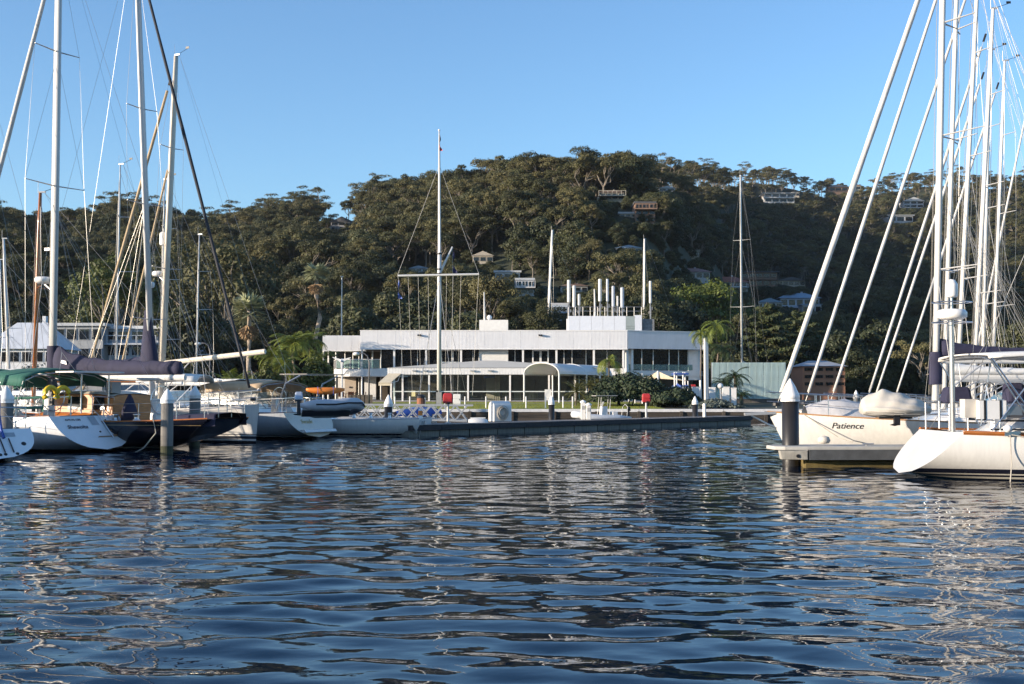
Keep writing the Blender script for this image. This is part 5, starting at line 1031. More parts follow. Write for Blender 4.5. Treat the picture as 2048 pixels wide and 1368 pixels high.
def inflatable(name, label, loc, rz, L=2.8, B=1.5, rt=.21, mat=None, tilt=0, motor=True, group=None):
    mat = mat or m['grey_tube']; r = thing(name, label, 'dinghy', loc, rz, group); r.rotation_euler = (tilt, 0, rz)
    P = []; hb = B / 2 - rt
    for x, y in ((-.1, hb), (.6, hb), (1.5, hb), (2.05, hb * .95), (2.45, hb * .6), (2.62, 0), (2.45, -hb * .6), (2.05, -hb * .95), (1.5, -hb), (.6, -hb), (-.1, -hb)): P.append(Vector((x * L / 2.8, y, .25 + .12 * sstep(1.4, 2.6, x))))
    MB().tube(P, [rt * .35] + [rt] * 9 + [rt * .35], 12).build('buoyancy_tube', mat, r, smooth=True); MB().tube([p + Vector((0, math.copysign(rt * 1.0, p.y) if abs(p.y) > .1 else 0, -.02)) + (Vector((rt, 0, 0)) if abs(p.y) < .4 else Vector()) for p in P[1:-1]], .03, 5).build('rubbing_strake', m['black'], r)
    MB().box((1.1 * L / 2.8, 0, .1), (2.2 * L / 2.8, B - 2 * rt, .08)).build('floor', M('grey_floor', (.25, .26, .28), .7), r); MB().box((.08, 0, .3), (.06, B - 2 * rt, .4)).build('transom', m['gelcoat'], r); MB().box((1.2, 0, .4), (.25, B - rt * 1.6, .05)).build('thwart', m['grey_tube'], r)
    if motor: outboard(r, Vector((-.12, 0, .55)), M('cowl_silver', (.45, .5, .58), .25, .3))
    return r
q = at(622, 825, 46.6); d_ = inflatable('inflatable_dinghy', 'grey inflatable dinghy with silver outboard slung on the davits', (q.x - .35, q.y, q.z - .1), R_(12), 2.35, 1.6, .24, tilt=R_(-14))
def kayak():
    q = at(612, 782, 47.0); r = thing('orange_kayak', 'orange kayak lashed above the grey dinghy', 'kayak', (q.x, q.y, q.z), R_(12)); b = MB(); n = 12
    b.loft([[Vector((lerp(0, 1.5, i / n), math.cos(a) * .22 * math.sin(math.pi * lerp(.06, .94, i / n)) ** .7, math.sin(a) * .15 * math.sin(math.pi * lerp(.06, .94, i / n)) ** .6 + .06 * (2 * i / n - 1) ** 2)) for a in [2 * math.pi * k / 10 for k in range(10)]] for i in range(n + 1)], True, True); b.build('hull', m['orange'], r, smooth=True)
    for x in (.45, 1.05): MB().tube([(x, .24 * math.cos(a), .17 * math.sin(a)) for a in [2 * math.pi * k / 12 for k in range(13)]], .012, 4).build('strap', m['blue'], r)
kayak()
# ---- low white hull at the pontoon
def day_boat():
    p = on(852, 872); r = yacht('day_sailer', 'low white yacht hull with blue shaded transom beside the long pontoon', p, 170); h = Hull(11.5, 3.1, .82, .78, 1.05, .5, .35, .8, .4, .45, 2.6)
    build_hull(r, h, m['hull_white_navy'], m['gelcoat'], MATS['transom_white'], m['alloy']); T0, T1 = h.pt(0, 1), h.pt(0, .3); k = math.atan2(-(T1.x - T0.x), -(T1.z - T0.z))
    eu = Euler((math.pi / 2 - k, 0, -math.pi / 2), 'XYZ'); text('name_lettering', 'RAC', .24, m['blue'], r, (T0 + T1) / 2 * 1 + Vector((-.03, -(T0 + T1).y / 2 - .55, .12)), eu, 0)
    for y in (.35, .75): MB().tube([(T0.x - .03, y, .72), (T1.x - .06, y, -.05)], .022, 5).build('boarding_ladder', m['steel'], r)
    coachroof(r, h, 4.4, 8.6, .5, .2, m['gelcoat'], 2); 
    for x in (1.5, 2.4, 3.2): winch(r, Vector((x, .9, .83)), .09)
day_boat()
# ---- Patience (right) and its neighbours
def patience():
    p0 = at(1549, 830, 35.4); L = 13.2; r = yacht('white_ketch', 'white yacht with dark name lettering and navy boom cover, bow by the pile', Vector((p0.x + L, p0.y + .5, 0)), 178); h = Hull(L, 4.0, 1.15, 1.1, 1.42, .75, -.8, .78, .5, .44, 2.8)
    build_hull(r, h, m['hull_white_plain'], m['gelcoat'], None, m['teak']); coachroof(r, h, 3.8, 9.4, .62, .4, m['gelcoat'], 4); rails(r, h, 8, .1, .88, .62)
    hull_text('name_lettering', 'Patience', .25, m['text_ink'], r, h, 11.05, 1.03, 1, FONT_ITALIC * .6)
    for x0, x1, z in ((1, 9.2, .78),): MB().tube([h.pt(lerp(x0, x1, i / 10) / L, .845) + Vector((0, .012, 0)) for i in range(11)], .018, 4).build('hull_stripe', m['text_ink'], r)
    mp = rig(r, h, 8.2, 16.6, .145, zb=1.5, sp=((.28, 1.05), (.55, 1.05), (.78, .8)), sweep=.9, fore=12.95, fore_r=.076, boom=5.2, boomz=1.5, cover=m['navy_cloth'], cover_h=.55, rake=.5, fore_top=.96)
    MB().loft([[mp(k) + Vector((.2 * math.cos(a), .16 * math.sin(a), 0)) for a in [2 * math.pi * q / 10 for q in range(10)]] for k in (.05, .08, .115)], True).build('mast_collar_cover', m['navy_cloth'], r, smooth=True)
    b = MB(); b.beam((12.6, 0, 1.42), (13.9, 0, 1.36), .3, .08); b.build('bow_roller', m['alloy'], r); a = MB(); a.tube([(13.7, 0, 1.32), (13.2, 0, 1.05), (12.95, 0, .95)], .03, 5); a.build('anchor', m['steel'], r)
    MB().tube([h.deck(.93, 1, .02), h.deck(.86, 1.02, -.6), (11.2, 2.2, .62)], .015, 4).build('mooring_rope', m['rope'], r)
    c = MB(); secs = []
    for i in range(11):
        u = i / 10; x = 12.1 - u * 2.0; H = .52 * math.sin(math.pi * lerp(.12, .8, u)) ** .8; secs.append([Vector((x, .62 * f * (1 - .25 * abs(2 * u - 1)), h.sheer(x / L) + .02 + H * (1 - abs(f) ** 2.4) * (1 + .06 * math.sin(i * 2.3 + f * 5)))) for f in (-1, -.8, -.4, 0, .4, .8, 1)])
    c.loft(secs); c.build('sail_bag', m['grey_cloth'], r, smooth=True)
patience()
def covered_dinghy():
    q = at(1790, 812, 33.2); r = thing('covered_dinghy', 'dinghy under a cream canvas cover hung beside the mast', 'dinghy', (q.x, q.y, q.z - .12), 0); b = MB(); n, k_ = 44, 64; secs = []
    for i in range(n + 1):
        u = i / n; x = lerp(-.92, .92, u); k = math.sin(math.pi * lerp(.07, .94, u)) ** .5; pk = max(0, 1 - abs(u - .3) / .75) ** 1.2; sec = []
        for j in range(k_):
            a = 2 * math.pi * j / k_; up = max(0, math.sin(a)); fold = .03 * math.sin(13 * a + 7 * (u - .3) * math.cos(a)) * (1 - up) * k + .02 * math.sin(23 * u + 4 * a) * up
            sec.append(Vector((x, (.62 * k + fold) * math.cos(a) * (1 - .25 * up * pk), max(-.16, (.3 if math.sin(a) > 0 else .2) * k * math.sin(a)) + pk * .3 * up ** 2.2 + fold)))
        secs.append(sec)
    b.loft(secs, True, True).build('canvas_cover', m['cream_cloth'], r, smooth=True); MB().box((-.1, -.35, -.2), (.9, .06, .05)).build('keel_strip', m['black'], r)
    MB().box((-.1, -.45, -.25), (.16, .1, .3)).build('outboard_leg', m['black'], r); MB().lathe((-.16, -.45, -.42), [(.02, 0), (.14, .03), (.02, .07)], 7).build('propeller', m['black'], r)
    MB().tube([(.75, -.3, .2), (.5, -.4, -.25)], .012, 4).build('lashing', m['rope'], r); MB().tube([(x, -.66 * math.sin(math.pi * (x + 1.05) / 2.1) ** .4, -.1) for x in (-.85, -.5, 0, .5, .85)], .012, 4).build('hem_rope', m['rope'], r)
covered_dinghy()
def right_yacht():
    p = at(1884, 858, 28.6); r = yacht('white_cruiser', 'near white yacht with reverse stern and varnished rail at the right edge', Vector((p.x, p.y + .1, 0)), 1.5); h = Hull(13.5, 3.9, 1.1, 1.08, 1.45, .9, -1.02, .7, .5, .42, 2.9)
    build_hull(r, h, m['hull_right'], m['gelcoat'], M('transom_soft', (.56, .55, .525), .3, var=.1, scale=1.5, streak=.08), m['varnish'])
    for s in (1, -1): MB().tube([h.deck(t, s * .99, .0) for t in [i / 24 for i in range(25)]], .055, 6).build('rubbing_rail', m['varnish'], r)
    coachroof(r, h, 1.2, 9.6, .7, .42, m['gelcoat'], 1, win=False)
    for x0, x1, g in ((.95, 9, .32), (.75, 9.4, .12)): MB().tube([Vector((lerp(x0, x1, i / 8), -h.half(h.tx(lerp(x0, x1, i / 8))) * .71, h.sheer(.3) + g)) for i in range(9)], .022, 5).build('cabin_stripe', m['black'], r)
    rails(r, h, 9, .06, .86, .66); bimini(r, .55, 3.2, 1.5, 2.85, m['white_cloth'], m['steel'], .07, .05, 1.6, 1.15, 3)
    MB().prism([(2.7, -1.52, 2.0), (3.9, -1.5, 2.0), (3.9, -1.5, 2.8), (2.95, -1.52, 2.9)], (0, .01, 0)).build('side_curtain', M('vinyl_blue', (.35, .48, .6), .4), r)
    for a, b_ in (((.6, 1.15), (1.9, 2.8)), ((2.9, 2.8), (1.5, 1.3)), ((.6, 2.8), (1.75, 1.2))): MB().tube([(a[0], -1.52, a[1]), (b_[0], -1.52, b_[1])], .019, 6).build('bimini_strut', m['steel'], r)
    MB().tube([(.06, -.6, 1.05), (.06, -.6, 3.85)], .06, 10).build('radar_post', M('post_grey', (.5, .5, .5), .25, .7), r); radar(r, Vector((.08, -.6, 3.72)), .34); b = MB(); b.lathe((.08, -.6, 4.25), [(.12, 0), (.14, .04), (.14, .3), (.08, .4), (.02, .42)], 14); b.build('satellite_dome', m['white_paint'], r, smooth=True); MB().tube([(.08, -.6, 3.9), (.08, -.6, 4.3)], .03, 6).build('dome_post', m['steel'], r)
    cg = MB()
    for z in (3.65, 4.12): cg.tube([(.08 + .46 * math.cos(a), -.6 + .4 * math.sin(a), z) for a in [2 * math.pi * q / 16 for q in range(17)]], .014, 4)
    cg.build('radar_guard', m['steel'], r)
    MB().box((.62, -1.3, 1.62), (.62, .42, .42)).build('life_raft_case', m['white_paint'], r)
    for x in (.44, .8): MB().box((x, -1.3, 1.62), (.05, .44, .43)).build('case_strap', m['black'], r)
    MB().box((.2, -1.2, 1.65), (.3, .3, .42)).build('cushion', m['cream_cloth'], r); bevel(MB().box((1.15, -1.35, 1.6), (.45, .3, .36)).build('grill', M('grill_steel', (.4, .4, .42), .3, .8), r), .08)
    for x, w, z, hh in ((1.95, .5, 1.75, 1.0), (.55, .7, 1.95, .4)): bevel(MB().box((x, .4, z), (w, .5, hh), taper=.8).build('instrument_cover', m['navy_cloth'], r), .08)
    rp = MB(); rr = random.Random(4)
    for k in range(10): 
        x = 2.25 + rr.uniform(-.15, .15); rp.tube([(x + .12 * math.cos(a) * rr.uniform(.7, 1), -1.78, 1.62 + .24 * math.sin(a)) for a in [2 * math.pi * q / 9 for q in range(10)]], .014, 4)
    rp.build('rope_coil', m['rope'], r); rp = MB()
    for k in range(8): rp.tube([(2.35 + rr.uniform(-.3, .3), -1.5, 1.35 + rr.uniform(-.08, .12)) for q in range(5)], .014, 4)
    rp.build('sheet_tangle', M('blue_rope', (.06, .18, .26), .8), r)
    MB().ball((.86, -1.72, 1.2), .1, .1, .09).build('fender_ball', m['white_paint'], r, smooth=True); MB().box((1.02, -h.half(.07) - .06, 1.08), (.36, .03, .1)).build('fairlead_plate', m['steel'], r)
    MB().tube([(.95, -h.half(.07) - .09, 1.05), (.97, -h.half(.07) - .1, .4), (.9, -h.half(.07) - .1, -.3)], .014, 5).build('mooring_rope', m['rope'], r); MB().tube([(1.0, -h.half(.07) - .08, 1.06), (2.6, -2.0, .72), (4.2, -2.1, .4)], .014, 5).build('mooring_rope', m['rope'], r)
    for x0, x1 in ((.62, 1.22), (1.28, 1.38), (1.5, 6)): MB().prism([(x0, -h.half(h.tx(x0)) * .985 - .012, .8), (x1, -h.half(h.tx(x1)) * .985 - .012, .79), (x1, -h.half(h.tx(x1)) * .985 - .012, .825), (x0 + .1, -h.half(h.tx(x0)) * .985 - .012, .835)], (0, -.004, 0)).build('hull_stripe', m['text_ink'], r)
    wheel(r, 1.2, 1.8, .45); rig(r, h, 8.2, 18, .14, zb=1.5, fore=13.1, boom=4.8, boomz=1.6, cover=m['white_cloth'], cover_h=.5)
right_yacht()
def plain_yacht(name, label, mast_px, bow_px, Y, top_py, psi=180, L=None, w=.12, sp=((.28, 1.0), (.55, .9), (.78, .7)), hullm='hull_white_plain', cover='white_cloth', fore_r=.056, mast=None, rake=.1, group=None, foremat=None, fore=True, lean_px=0, top_out=False, zd=1.2, sweep=.6):
    xm, xb = XP(mast_px, Y), XP(bow_px, Y); J = abs(xm - xb) / max(.3, abs(math.cos(R_(psi)))); L = L or J / .40; e = Vector((math.cos(R_(psi)), math.sin(R_(psi)), 0)); M0 = Vector((xm, Y, 0)); p = M0 - e * (L - J)
    r = yacht(name, label, p, psi, group=group); h = Hull(L, L * .3, zd - .1, zd - .12, zd + .2, .8, -.6, .76, .5, .43, 2.8); build_hull(r, h, m[hullm], m['gelcoat'], nt_=18, nv=7); coachroof(r, h, L * .32, L * .72, .62, .4, m['gelcoat'], 3); rails(r, h, 6, .1, .87, .6)
    rig(r, h, L - J, ZY(top_py, Y), w, mat=mast, zb=zd + .25, sp=sp, sweep=sweep, fore=L * .985 if fore else None, fore_r=fore_r, boom=L * .36, boomz=1.1, cover=m[cover], cover_h=.5, rake=rake, fore_mat=foremat, wr=.009)
    if Y < 60: bimini(r, .6, 3.2, 1.4, 2.6, m['white_cloth'], zdeck=1.2)
    return r
plain_yacht('moored_yacht', 'white yacht directly behind the named one, mast second from its left', 1886, 1596, 42, -150, L=13, w=.12, group='yachts in the right berths', rake=.8)
plain_yacht('moored_yacht', 'white yacht with third furled forestay counting from the near pile', 1911, 1648, 47.5, -90, L=13, w=.13, group='yachts in the right berths', rake=1.2)
plain_yacht('moored_yacht', 'white yacht whose thick mast ends just inside the top edge', 1944, 1722, 53, 18, L=12.5, w=.145, group='yachts in the right berths', rake=1.2)
plain_yacht('moored_yacht', 'white yacht whose mast rises close behind the thick topped one', 1962, 1738, 58, 100, L=12.5, w=.12, group='yachts in the right berths', rake=.7)
plain_yacht('moored_yacht', 'white yacht with the shortest mast at the far right', 1982, 1780, 63, 122, L=12, w=.12, group='yachts in the right berths', rake=1.0)
plain_yacht('moored_yacht', 'farthest white yacht with slanting stays at the right edge', 2075, 1925, 70, 150, L=12, w=.12, group='yachts in the right berths')
plain_yacht('distant_yacht', 'white yacht with slim tall mast right of the clubhouse', 1484, 1440, 116, 352, psi=235, L=11, w=.13, sp=((.35, 1.3), (.68, .9)), rake=0, fore=False, cover='cream_cloth', zd=3.2, hullm='hull_white_plain', sweep=.2)
plain_yacht('distant_yacht', 'hauled out yacht with thick mast behind the clubhouse roof', 1090, 1050, 150, 460, psi=200, L=12, w=.24, sp=((.4, 1.1), (.7, .8)), rake=1.0, fore=False, zd=2, sweep=.2)
plain_yacht('distant_yacht', 'hauled out yacht with mast beside the rightmost antenna', 1287, 1250, 150, 478, psi=200, L=11, w=.2, sp=((.5, 1.3),), rake=.2, fore=False, zd=2, sweep=.2)
plain_yacht('wooden_mast_yacht', 'yacht with varnished wooden mast at the far left', 68, -160, 52, 386, L=13, w=.13, mast=m['varnish'], rake=.15, cover='cream_cloth', fore=False, sp=((.55, .9),))
plain_yacht('moored_yacht', 'small white yacht with raked mast at the far left', 22, -90, 74, 478, L=11, w=.12, rake=-.6, fore=False, group='yachts in the far left berths', sp=((.45, .9),)); plain_yacht('moored_yacht', 'white yacht whose mast just shows at the left edge', 2, -80, 80, 520, L=11, w=.12, rake=-.2, fore=False, group='yachts in the far left berths', sp=((.45, .9),))
plain_yacht('moored_yacht', 'white yacht with thin mast behind the navy boom', 232, 60, 66, 330, L=12, w=.06, psi=160, fore=False, group='yachts in the far left berths', rake=.1); plain_yacht('moored_yacht', 'white yacht with thin mast between the second mast and tan mast', 322, 180, 72, 360, psi=160, L=12, w=.055, fore=False, group='yachts in the far left berths', rake=.1); plain_yacht('moored_yacht', 'white yacht with thin mast right of the tan mast', 393, 300, 78, 470, psi=160, L=11, w=.055, fore=False, group='yachts in the far left berths', rake=.1)
# ------------------------------------------------------------------ flagpole and shore furniture
def flagpole():
    Y = 95; b = at(878, 806, Y); z0 = gz(b.x, Y); r = thing('flagpole', 'tall white naval flagpole with yardarm and gaff on the lawn', 'flagpole', (b.x, Y, z0)); Z = lambda py: ZY(py, Y) - z0; X = lambda px: XP(px, Y) - b.x
    MB().tube([(0, 0, -.1), (0, 0, Z(552)), (0, 0, Z(505))], [.17, .16, .15], 14).build('lower_mast', m['mast_white'], r, smooth=True); MB().tube([(0, 0, Z(552)), (0, 0, Z(508)), (-.02, 0, Z(330)), (-.04, 0, Z(262))], [.13, .13, .09, .05], 12).build('topmast', m['mast_white'], r, smooth=True)
    MB().lathe((-.04, 0, Z(262)), [(.05, 0), (.09, .05), (.09, .1), (.02, .14)], 10).build('truck', m['white_paint'], r); MB().tube([(X(795), -.15, Z(552)), (X(958), -.15, Z(549))], .09, 8).build('yardarm', m['mast_white'], r); MB().tube([(.1, 0, Z(543)), (X(904), .3, Z(493))], [.1, .08], 8).build('gaff', m['mast_white'], r)
    for py in (509, 540, 549): MB().lathe((0, 0, Z(py)), [(.18, 0), (.18, .12)], 14).build('mast_band', m['black'], r)
    MB().box((0, 0, .5), (.42, .42, 1.3)).build('tabernacle', M('tab_grey', (.3, .3, .3), .5), r); MB().box((-.2, -.05, .55), (.1, .3, 1.5)).build('cheek_plate', m['black'], r)
    def w(nm, a, q, rad=.014): MB().tube([a, q], rad, 4).build(nm, m['wire'], r)
    for px, e in ((830, 3), (935, 3), (915, -6), (845, -6)): w('shroud', (0, 0, Z(556)), (X(px), e, 0))
    w('topmast_stay', (-.02, 0, Z(330)), (X(795), -.15, Z(550))); w('topmast_stay', (-.02, 0, Z(330)), (X(958), -.15, Z(549)))
    for px in (796, 816, 836, 856, 893, 906, 922, 957): w('flag_halyard', (X(px), -.2, Z(552)), (X(px) * .85, -.2, .9), .01)
    w('flag_halyard', (X(904), .3, Z(495)), (X(906), .2, .8), .01)
    def flag(nm, px, py0, py1, wpx, mats, y):
        n = 10; secs = [[Vector((X(px) + wpx / FPX * Y * f * (.5 + .5 * math.sin(i * .8)) * (.3 + i / n), y + .1 * math.sin(i * 1.3 + f * 4), Z(lerp(py0, py1, i / n)))) for f in (0, .33, .66, 1)] for i in range(n + 1)]
        bb = MB(); 
        for i in range(n): bb.mi = 0 if i < n * .6 else 1; bb.loft(secs[i:i + 2])
        bb.build(nm, mats, r, smooth=True)
    flag('burgee', 878, 270, 302, 5, [m['navy_cloth'], m['red']], -.08); flag('club_flag', 796, 560, 598, 7, [m['blue'], m['blue']], -.22); flag('ensign', 905, 500, 545, 7, [M('ensign_navy', (.02, .02, .08), .8), M('ensign_navy')], .3)
flagpole()
def gangway():
    Y = 66.5; X = lambda px: XP(px, Y); Z = lambda py: ZY(py, Y); x0, x1 = X(655), X(945); r = thing('gangway', 'grey aluminium gangway with crossed lattice rails', 'gangway', (x0, Y, 0)); L = x1 - x0; al = M('gang_alloy', (.46, .47, .48), .45, .5, var=.1)
    for s, y in ((0, 0), (1, 1.3)):
        zt0, zt1, zb0, zb1 = Z(809), Z(811), Z(834), Z(842)
        MB().beam((.3, y, zt0), (L, y, zt1), .09).build('top_chord', al, r); MB().beam((0, y, zb0), (L - .3, y, zb1), .1).build('bottom_chord', al, r)
        n = 11
        for i in range(n):
            a, b = .3 + i * (L - .6) / n, .3 + (i + 1) * (L - .6) / n; k = i / n
            for p, q in (((a, lerp(zb0, zb1, k)), (b, lerp(zt0, zt1, k))), ((a, lerp(zt0, zt1, k)), (b, lerp(zb0, zb1, k)))): MB().beam((p[0], y + (.012 if p[1] > q[1] else -.012), p[1]), (q[0], y + (.012 if p[1] > q[1] else -.012), q[1]), .055).build('lattice_bar', al, r)
    for i in range(20): MB().box((.2 + (i + .5) * (L - .5) / 20, .65, lerp(Z(834), Z(842), i / 20) + .06), ((L - .5) / 20 - .02, 1.15, .04)).build('tread', m['deck_grey'] if 0 else al, r)
gangway()
def hose_box(px, pyt, label, back=1.9):
    p = pon(px, back); r = thing('hose_box', label, 'hose box', p, 0, 'red fire hose boxes on the pontoon'); zt = ZY(pyt, p.y) - p.z
    MB().tube([(0, 0, 0), (0, 0, zt - .4)], .06, 8).build('post', m['mast_white'], r); MB().box((0, 0, .015), (.3, .3, .03)).build('base_plate', m['alloy'], r); h = .52
    b = MB(); b.loft([[Vector((x, y, zt - h + z)) for x, y in ((-.24, -.18), (.24, -.18), (.24, .18), (-.24, .18))] for z in (0, h * .6)] + [[Vector((x * .95, y * .9, zt - h * .12)) for x, y in ((-.24, -.18), (.24, -.18), (.24, .18), (-.24, .18))], [Vector((x * .7, y * .6, zt)) for x, y in ((-.24, -.18), (.24, -.18), (.24, .18), (-.24, .18))]], True, True)
    bevel(b.build('cabinet', m['red'], r), .05, 3); MB().box((0, -.19, zt - h * .55), (.3, .03, .03)).build('lid_lip', m['red'], r); MB().box((.05, -.2, zt - h + .02), (.12, .05, .1)).build('nozzle', m['black'], r)
hose_box(896, 786, 'red hose box on white post beside the flagpole'); hose_box(1292, 787, 'red hose box on white post in front of the hedge')
def rope_locker():
    p = pon(1000, 2.2); r = thing('dock_locker', 'white rounded dock locker with a coiled hose hung on it', 'locker', p, R_(24)); n = 8; W, D, H = 1.0, .75, 1.05
    prof = [(-D / 2, 0), (-D / 2, H * .72)] + [(-D / 2 + D * (.5 - .5 * math.cos(math.pi * k / n)), H * .72 + H * .28 * math.sin(math.pi * k / n)) for k in range(1, n)] + [(D / 2, H * .72), (D / 2, 0)]
    bevel(MB().prism([(-W / 2, y, z) for y, z in prof], (W, 0, 0)).build('body', m['gelcoat'], r), .03); c = MB(); rr = random.Random(2)
    for k in range(9): q = rr.uniform(.16, .3); ox, oz = rr.uniform(-.06, .06), rr.uniform(-.08, .08); c.tube([(-.08 + ox + q * math.cos(a), -D / 2 - .04 - .012 * k, .48 + oz + q * 1.15 * math.sin(a)) for a in [2 * math.pi * j / 14 for j in range(15)]], .018, 5)
    c.build('hose_coil', m['rope'], r); MB().box((-.1, -D / 2 - .03, .8), (.1, .06, .06)).build('hook', m['steel'], r); MB().tube([(W / 2, .05, .85), (W / 2 + .02, .05, .85)], .05, 10).build('lock', m['black'], r)
rope_locker()
def post(px, pyt, h, rad, mat, label, back=.8, name='bollard_post', cat='post'):
    p = pon(px, back); r = thing(name, label, cat, p); MB().tube([(0, 0, 0), (0, 0, h)], rad, 10).build('shaft', mat, r); MB().lathe((0, 0, h), [(rad * 1.1, 0), (rad * 1.1, .05), (rad * .5, .12)], 10).build('cap', mat, r)
post(1408, 812, .72, .1, m['white_paint'], 'short white post right of the last black pile')
def pedestal(px, label, back=1.6, h=.95):
    p = pon(px, back); r = thing('service_pedestal', label, 'pedestal', p, 0, 'power pedestals on the pontoon'); bevel(MB().box((0, 0, h / 2), (.26, .26, h)).build('body', m['gelcoat'], r), .03); MB().lathe((0, 0, h), [(.17, 0), (.17, .06), (.05, .14)], 10).build('cap', m['white_paint'], r); MB().box((0, -.14, h * .7), (.16, .03, .2)).build('socket_panel', M('socket_grey', (.35, .35, .35), .5), r)
pedestal(1166, 'white service pedestal left of the inflatable'); pedestal(1177, 'white service pedestal touching the inflatable bow', 1.3, .8)
def sign_box():
    p = at(1096, 806, 100); z = gz(p.x, 100); r = thing('sign_board', 'blank white notice board on the lawn behind the pile', 'sign', (p.x, 100, z)); MB().box((0, 0, .85), (.55, .08, .9)).build('board', m['white_paint'], r)
    for x in (-.2, .2): MB().tube([(x, .02, -.1), (x, .02, .42)], .03, 6).build('leg', m['alloy'], r)
    p = at(914, 806, 98); z = gz(p.x, 98); r = thing('meter_box', 'pale metal meter box behind the red hose box', 'box', (p.x, 98, z)); bevel(MB().box((0, 0, .5), (.6, .4, .9)).build('cabinet', m['white_wood'], r), .02); MB().box((.2, -.21, .5), (.03, .02, .12)).build('latch', m['black'], r)
sign_box()
def rib_boat():
    p = pon(1172, 3.4, 0); r = thing('rib_tender', 'blue grey inflatable tender with console and grey canopy at the pontoon', 'boat', (p.x, p.y, .0), R_(205)); L = 5.2
    P = [Vector((x, y, .35 + .3 * sstep(3, 5.2, x))) for x, y in ((-.2, .8), (1, .82), (2.6, .82), (3.8, .72), (4.7, .42), (5.1, 0), (4.7, -.42), (3.8, -.72), (2.6, -.82), (1, -.82), (-.2, -.82))]
    r.rotation_euler = (0, 0, R_(195)); r.location = pon(1252, 3.6, 0.2); r.scale = (.66, .66, .8)
    MB().tube(P, [.1] + [.26] * 9 + [.1], 12).build('buoyancy_tube', M('tube_white', (.6, .62, .64), .5), r, smooth=True); hb = MB(); hb.loft([[Vector((x, y * k, z)) for y, z in ((.6, .3), (.3, -.05), (0, -.25), (-.3, -.05), (-.6, .3))] for x, k in ((0, 1), (2.5, 1), (4, .75), (4.9, .1))]); hb.build('hull', m['gelcoat'], r, smooth=True); MB().box((1.8, 0, .22), (3.6, 1.2, .06)).build('deck', M('grey_floor', (.25, .26, .28)), r)
    bevel(MB().box((2.2, 0, .75), (.7, .7, 1.0), taper=.8).build('console', m['gelcoat'], r), .06); MB().prism([(2.4, -.32, 1.2), (2.4, .32, 1.2), (2.2, .28, 1.6), (2.2, -.28, 1.6)], (.02, 0, 0)).build('windscreen', m['clear_vinyl'], r); bevel(MB().box((1.2, 0, .55), (.5, .8, .6)).build('seat', m['gelcoat'], r), .05)
    for x, y in ((1.7, .38), (1.7, -.38), (2.6, .38), (2.6, -.38)): MB().tube([(x + .12, y, .25), (x, y * .9, 1.2), (x - .08, y * .85, 2.0)], .025, 6).build('canopy_leg', m['mast_white'], r)
    bevel(MB().box((2.1, 0, 2.04), (2.1, 1.3, .05)).build('canopy', M('canopy_grey', (.4, .39, .36), .7), r), .02); outboard(r, Vector((-.25, 0, .85)), m['black']); MB().tube([(.2, .7, .4), (.1, .65, 1.2), (.1, 0, 1.4), (.1, -.65, 1.2), (.2, -.7, .4)], .025, 6).build('tow_arch', m['mast_white'], r)
rib_boat()
def lamp(px, base_py, top_py, Y, arm, label, dark=True, globe=False):
    b = at(px, base_py, Y); z0 = gz(b.x, Y); H = ZY(top_py, Y) - z0; r = thing('lamp_post', label, 'lamp post', (b.x, Y, z0)); mt = M('lamp_grey', (.1, .1, .11), .5)
    if globe: MB().tube([(0, 0, -.1), (0, 0, H - .2)], .04, 6).build('post', m['white_paint'], r); MB().ball((0, 0, H), .22, n=14).build('globe', M('globe', (.75, .74, .72), .3), r, smooth=True); return
    MB().tube([(0, 0, -.2), (0, 0, H - .8), (arm * .15, 0, H - .25), (arm * .45, 0, H - .02), (arm, 0, H)], [.09, .06, .05, .045, .04], 8).build('post', mt, r, smooth=True); MB().ball((arm * 1.1, 0, H - .08), .3, .2, .16, 12).build('lamp_head', M('globe', (.75, .74, .72), .3), r, smooth=True)
lamp(419, 800, 686, 108, -1.0, 'street lamp with pale head behind the tan yacht'); lamp(738, 803, 706, 100, -1.0, 'dark lamp post in front of the balcony'); lamp(1441, 800, 772, 92, 0, 'globe garden lamp in front of the aqua fence', globe=True)
def aqua_fence():
    Y = 108; x0, x1 = XP(1424, Y), XP(1571, Y); zb, zt = ZY(797, Y), ZY(725, Y); r = thing('boatyard_screen', 'tall pale aqua corrugated screen right of the clubhouse', 'fence', (x0, Y, 0)); n = 10; w = (x1 - x0) / n; mt = M('aqua_sheet', (.5, .66, .64), .45, var=.1, scale=1.5, rnd=.05, streak=.15, trans=.35); b = MB(); k = 24
    b.loft([[Vector((-w / 2 + .01 + (w - .02) * i / k, .025 * math.sin(i * math.pi / 2), z)) for i in range(k + 1)] for z in (0, zt - zb)]); me = b.mesh('sheet', mt, True)
    for i in range(n): inst('sheet', me, r, ((i + .5) * w, 0, zb))
    for i in range(0, n + 1, 2): MB().box((i * w, .12, (zb + zt) / 2), (.1, .1, zt - zb)).build('fence_post', m['alloy'], r)
    for z in (zb + .3, (zb + zt) / 2, zt - .2): MB().box(((x1 - x0) / 2, .07, z), (x1 - x0, .05, .08)).build('girt', m['alloy'], r)
    MB().box(((x1 - x0) / 2, .0, zb - .5), (x1 - x0, .3, .96)).build('plinth', M('plinth', (.1, .09, .08), .9, var=.3), r)
aqua_fence()
